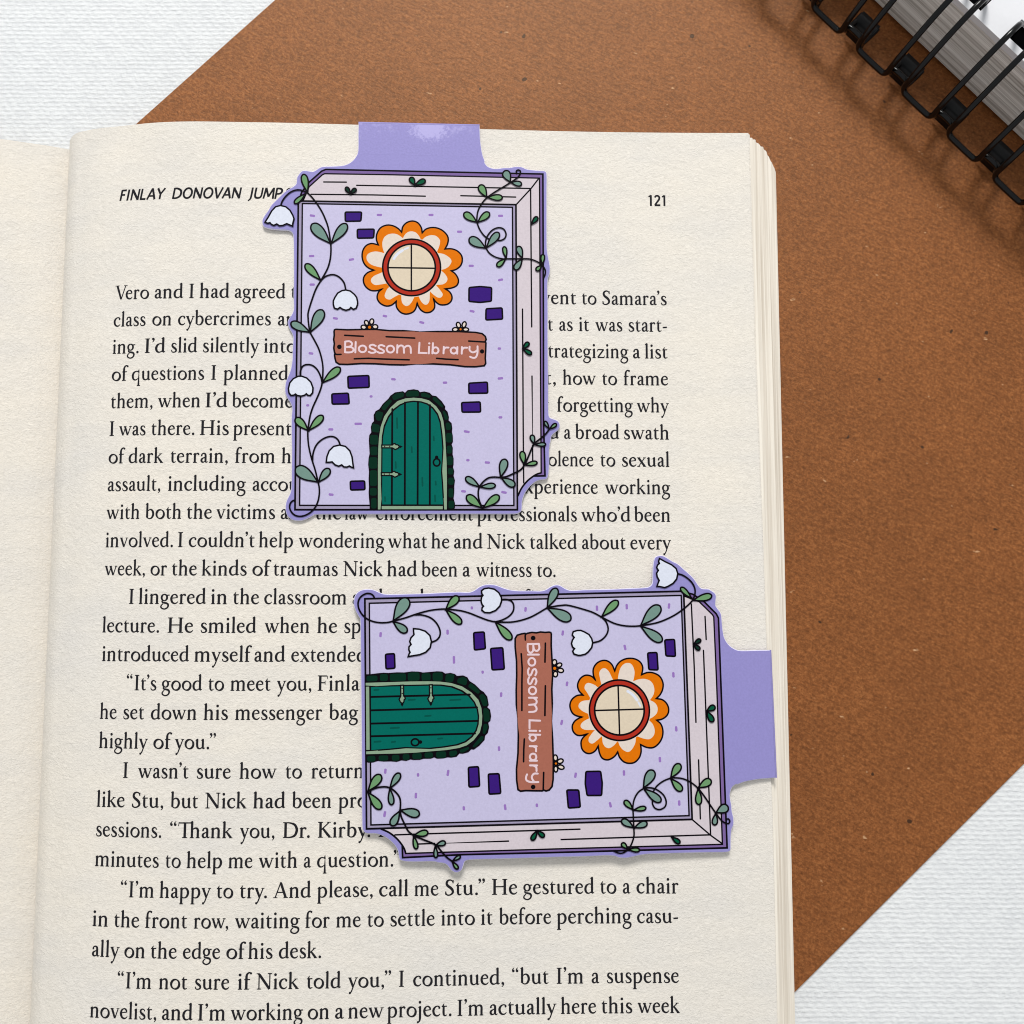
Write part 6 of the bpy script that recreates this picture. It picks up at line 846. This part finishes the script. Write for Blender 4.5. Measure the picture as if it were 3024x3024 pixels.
for text, x0, x1 in HEADER: set_word(hm, SANS, text, x0 + 0.1, x1 if x1 is None else x1 - 0.3, -19.75, 3.35, slant=0.17)
hm.build("running_head", right_page)
fm = MB()
for text, x0, x1 in FOLIO: set_word(fm, SANS, text, x0, x1, -20.04, 3.35)
fm.build("page_number", right_page)
sc = sorted(v for _, v in scales); print("word width factors", [round(sc[int(len(sc) * q)], 3) for q in (0, .1, .5, .9, .999)], [(t_, round(v, 2)) for t_, v in scales if v < .85 or v > 1.15])

# ---------------------------------------------------------------- the two bookmarks
def dec(sx):
    n = [int(v) / 100.0 for v in sx.split()]
    return list(zip(n[0::2], n[1::2]))
def area2(p): return sum(p[i - 1][0] * p[i][1] - p[i][0] * p[i - 1][1] for i in range(len(p)))
def inset(p, d):
    n = len(p); sgn = 1 if area2(p) > 0 else -1; out = []
    for i in range(n):
        a, b, c = Vector(p[i - 1]), Vector(p[i]), Vector(p[(i + 1) % n])
        t = ((b - a).normalized() + (c - b).normalized())
        t = t.normalized() if t.length > 1e-6 else (b - a).normalized()
        nn = Vector((-t.y, t.x)) * sgn; out.append((b.x + nn.x * d, b.y + nn.y * d))
    return out
def rounded(p, r):
    out = []
    for i in range(len(p)):
        a, b, c = Vector(p[i - 1]), Vector(p[i]), Vector(p[(i + 1) % len(p)])
        u = (a - b); v = (c - b); k = min(r, u.length * .4, v.length * .4); u = b + u.normalized() * k; v = b + v.normalized() * k
        for q in (0, .35, .65, 1): w = u.lerp(b, q).lerp(b.lerp(v, q), q); out.append((w.x, w.y))
    return out
THICK = 0.5
def make_bookmark(label, cat, group):
    root = empty("magnetic_bookmark", (0, 0, 0), label, cat, group)
    out = smooth_path(dec(CARD), 3, False)
    clean = [out[0]]
    for q in out[1:]:
        if math.hypot(q[0] - clean[-1][0], q[1] - clean[-1][1]) > 0.12: clean.append(q)
    if area2(clean) < 0: clean.reverse()
    c = MB(); ins = inset(clean, 0.17); n = len(clean)
    a = c.add([(x, y, 0.0) for x, y in clean]); b = c.add([(x, y, THICK - 0.13) for x, y in clean]); d = c.add([(x, y, THICK - 0.015) for x, y in inset(clean, 0.10)]); e = c.add([(x, y, THICK) for x, y in ins])
    for i in range(n):
        j = (i + 1) % n
        for lo_, hi_, m in ((a, b, "card_edge"), (b, d, "card_edge"), (d, e, "card")): c.face([lo_ + i, lo_ + j, hi_ + j, hi_ + i], m, m == "card")
    c.face([e + i for i in range(n)], "card"); c.face([a + i for i in range(n)][::-1], "card_edge")
    c.build("card", root)
    # the strip folded round the edge of the page to the magnet behind
    (x0, y0), (x1, y1) = dec(TAB); y0 -= 0.05; y1 -= 0.05
    fo = MB(); prof = []
    for k in range(9):
        t_ = math.pi / 2 - math.pi * k / 8; prof.append((0.36 * math.cos(t_) , THICK - 0.36 + 0.355 * math.sin(t_)))
    prof += [(-6.0, THICK - 0.72)]
    rows = [[(x0, y0 + a_, z_) for a_, z_ in prof], [(x1, y1 + a_, z_) for a_, z_ in prof]]
    fo.grid(rows, "card", True, False)
    fo.build("fold", root)
    # printed picture, one mesh for each thing drawn
    parts = {}; order = []
    for i, (part, kind, m, enc, ex) in enumerate(ART):
        if part not in parts: parts[part] = MB(); order.append(part)
        mb = parts[part]; z = THICK + 0.012 + i * 0.0008; p = dec(enc)
        if kind == 'R':
            q = rounded(p, 0.30 if m == 'brick' else 0.42)
            mb.poly([(x, y, z) for x, y in q], m)
            if ex: kind, ex, m, p = 'L', (ex * 0.0657, 0, 1), 'ink', q; z += 0.0005
        if kind == 'F': mb.poly([(x, y, z) for x, y in p], m)
        if kind == 'L':
            w, sm, cl = ex; w *= 1.20
            if sm: p = smooth_path(p, 4, bool(cl))
            L, Rr = ribbon_sides(p, [w] * len(p), bool(cl))
            for k in range(len(p) - (0 if cl else 1)):
                j = (k + 1) % len(p); mb.poly([(*L[k], z), (*Rr[k], z), (*Rr[j], z), (*L[j], z)], m)
            if not cl:
                for q in (p[0], p[-1]): mb.poly([(q[0] + w / 2 * math.cos(g_ * math.pi / 5), q[1] + w / 2 * math.sin(g_ * math.pi / 5), z + 0.0003) for g_ in range(10)], m)
    built = {}
    under = {'printed_lettering': 'printed_sign', 'printed_hinge': 'printed_door', 'printed_knocker': 'printed_door'}
    for part in order:
        base = part.split(':')[0]
        par = built[under[base]] if base in under else root
        built[part] = parts[part].build(base, par)
    # make every printed face look up
    for o in root.children_recursive:
        if o.name.startswith("printed"):
            bm = bmesh.new(); bm.from_mesh(o.data)
            for fc in bm.faces:
                if fc.normal.z < 0: fc.normal_flip()
            bm.to_mesh(o.data); bm.free()
    return root
def copy_tree(o, parent=None):
    c = o.copy(); scene.collection.objects.link(c)
    if parent is not None: c.parent = parent; c.matrix_parent_inverse = o.matrix_parent_inverse
    for ch in o.children: copy_tree(ch, c)
    return c
def place(root, pose):
    (x, y, z), slope, ang = pose
    tilt = Matrix.Rotation(-math.atan(slope), 4, 'Y'); tab = Matrix.Rotation(PAGE_TILT, 4, 'Y')
    root.matrix_world = Matrix.Translation(Vector(page_to_world(x, y, z + 0.15)) * MM) @ tab @ tilt @ Matrix.Rotation(ang, 4, 'Z') @ Matrix.Translation((0, 0, -THICK * MM))
G = "magnetic bookmarks clipped to the book page"
bm1 = make_bookmark("upright purple bookmark with a green door, clipped over the top edge of the page", "bookmark", G)
bm2 = copy_tree(bm1)
bm2["label"] = "purple bookmark turned on its side, clipped over the right edge of the page"
(tx0, ty0), (tx1, ty1) = dec(TAB)
wp = MB(); wl, wh = (tx1 - tx0) / 2 - 0.12, 3.2            # rubbed film along the fold, fold highlight painted in with the scuffs
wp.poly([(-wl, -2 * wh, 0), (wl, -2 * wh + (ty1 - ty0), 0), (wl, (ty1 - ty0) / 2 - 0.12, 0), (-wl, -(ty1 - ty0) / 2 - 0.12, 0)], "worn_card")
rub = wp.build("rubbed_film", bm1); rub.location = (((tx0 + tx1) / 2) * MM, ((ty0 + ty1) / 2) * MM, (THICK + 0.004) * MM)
place(bm1, POSES[0]); place(bm2, POSES[1])

# ---------------------------------------------------------------- wire bound notebook at the corner
DV = Vector((0.70044, -0.71371, 0)); DU = Vector((0.71371, 0.70044, 0)); UZ = Vector((0, 0, 1))
FACE_U = 165.17
base = DU * FACE_U + Vector((0, 0, KRAFT_T + 0.05))
note = empty("spiral_notebook", base * MM, "thick black wire bound notebook with white pages in the upper right corner", "notebook")
NM = Matrix(((DV.x, DU.x, 0, 0), (DV.y, DU.y, 0, 0), (0, 0, 1, 0), (0, 0, 0, 1)))
note.matrix_world = Matrix.Translation(base * MM) @ NM
Hn = 17.4
V0, V1_ = -96.0, 62.0
pb = MB(); pb.box((V0, 0, 0.9), (V1_, 190, Hn - 1.6), "paper_stack"); pb.build("page_block", note)
bc = MB(); bc.box((V0 - 1.5, 1.5, 0.02), (V1_ + 1.5, 192, 0.85), "black_plastic"); bc.build("back_cover", note)
PITCH = 12.69; VA = -25.75; PAIR = 4.55
teeth = list(range(-5, 7))
# top sheets with the punched holes left open
tp = MB(); hl = MB(); zt0, zt1 = Hn - 1.55, Hn
h0, h1 = 1.5, 6.0
tp.box((V0, 0, zt0), (V1_, h0, zt1), "white_paper"); tp.box((V0, h1, zt0), (V1_, 190, zt1), "white_paper")
cur = V0
for k in teeth:
    a_ = VA + PITCH * k - 0.7; b_ = a_ + PAIR + 1.4
    tp.box((cur, h0 + 0.001, zt0), (a_, h1 - 0.001, zt1), "white_paper"); cur = b_
    hl.box((a_ + 0.02, h0 + 0.02, zt0 - 0.03), (b_ - 0.02, h1 - 0.02, zt0 + 0.2), "hole_shade")  # black box paints in the shade deep inside the hole
tp.box((cur, h0 + 0.001, zt0), (V1_, h1 - 0.001, zt1), "white_paper")
tp.build("top_page", note); hl.build("binding_hole", note)
WR = 0.60
ub = 151.45 - FACE_U
half = [(3.0, Hn - 1.5), (3.1, Hn + 1.5), (1.6, Hn + 4.0), (-2.0, Hn + 4.6), (-6.5, Hn + 2.2), (-10.5, 14.6), (-12.9, 10.8), (ub + 0.05, 8.4)]
half = smooth_path(half, 5)
loops = []
for k in teeth:
    va = VA + PITCH * k; vb = va + PAIR; vn = va + PITCH
    w = MB()
    # over the top, down along the strand, along the bar and up the next strand
    up1 = [(vb, u, z) for u, z in half]; up2 = [(vn, u, z) for u, z in half][::-1]
    bend = smooth_path([up1[-1], (vb + 0.10, ub - 0.12, 7.4), (vb + 0.75, ub - 0.25, 6.6), (vb + 2.0, ub - 0.3, 6.4), (vn - 1.6, ub - 0.3, 6.4), (vn - 0.5, ub - 0.25, 6.6), (vn - 0.02, ub - 0.12, 7.4), up2[0]], 5)
    w.tube(up1 + bend[1:-1] + up2, WR, "black_wire", 10)
    # closed tip coming round from below between the two strands
    lowp = [(-6.6, 4.6), (-8.2, 4.2), (-10.2, 4.4), (-11.8, 5.0), (-12.5, 6.2)]
    lowp = smooth_path(lowp, 4); v1, v2 = va + 0.15, vb - 0.15
    tip = smooth_path([(v1, *lowp[-1]), (v1 + 0.4, -12.3, 7.2), (v2 - 0.4, -12.3, 7.2), (v2, *lowp[-1])], 4)
    w.tube([(v1, u, z) for u, z in lowp] + tip[1:-1] + [(v2, u, z) for u, z in lowp[::-1]], WR, "black_wire", 10)
    loops.append(w.build("wire_loop", note))
    tb = MB(); prof = smooth_path([(-6.3, 5.2), (-7.4, 5.3), (-8.6, 4.7), (-9.4, 3.5), (-9.7, 2.2), (-9.75, 1.2)], 4)
    rows = [[(v, u, z) for u, z in prof] for v in (va - 0.1, (va + vb) / 2, vb + 0.1)]; lowr = [[(a_, b_, c_ - 0.5) for a_, b_, c_ in r] for r in rows]
    tb.grid(rows, "black_plastic", True, True); tb.grid(lowr, "black_plastic", True, False)
    tb.grid([rows[0], lowr[0]], "black_plastic", False, False); tb.grid([rows[-1], lowr[-1]], "black_plastic", False, True)
    tb.grid([[r[0] for r in rows], [r[0] for r in lowr]], "black_plastic", False, True); tb.grid([[r[-1] for r in rows], [r[-1] for r in lowr]], "black_plastic", False, False)
    tb.build("cover_tab", note)
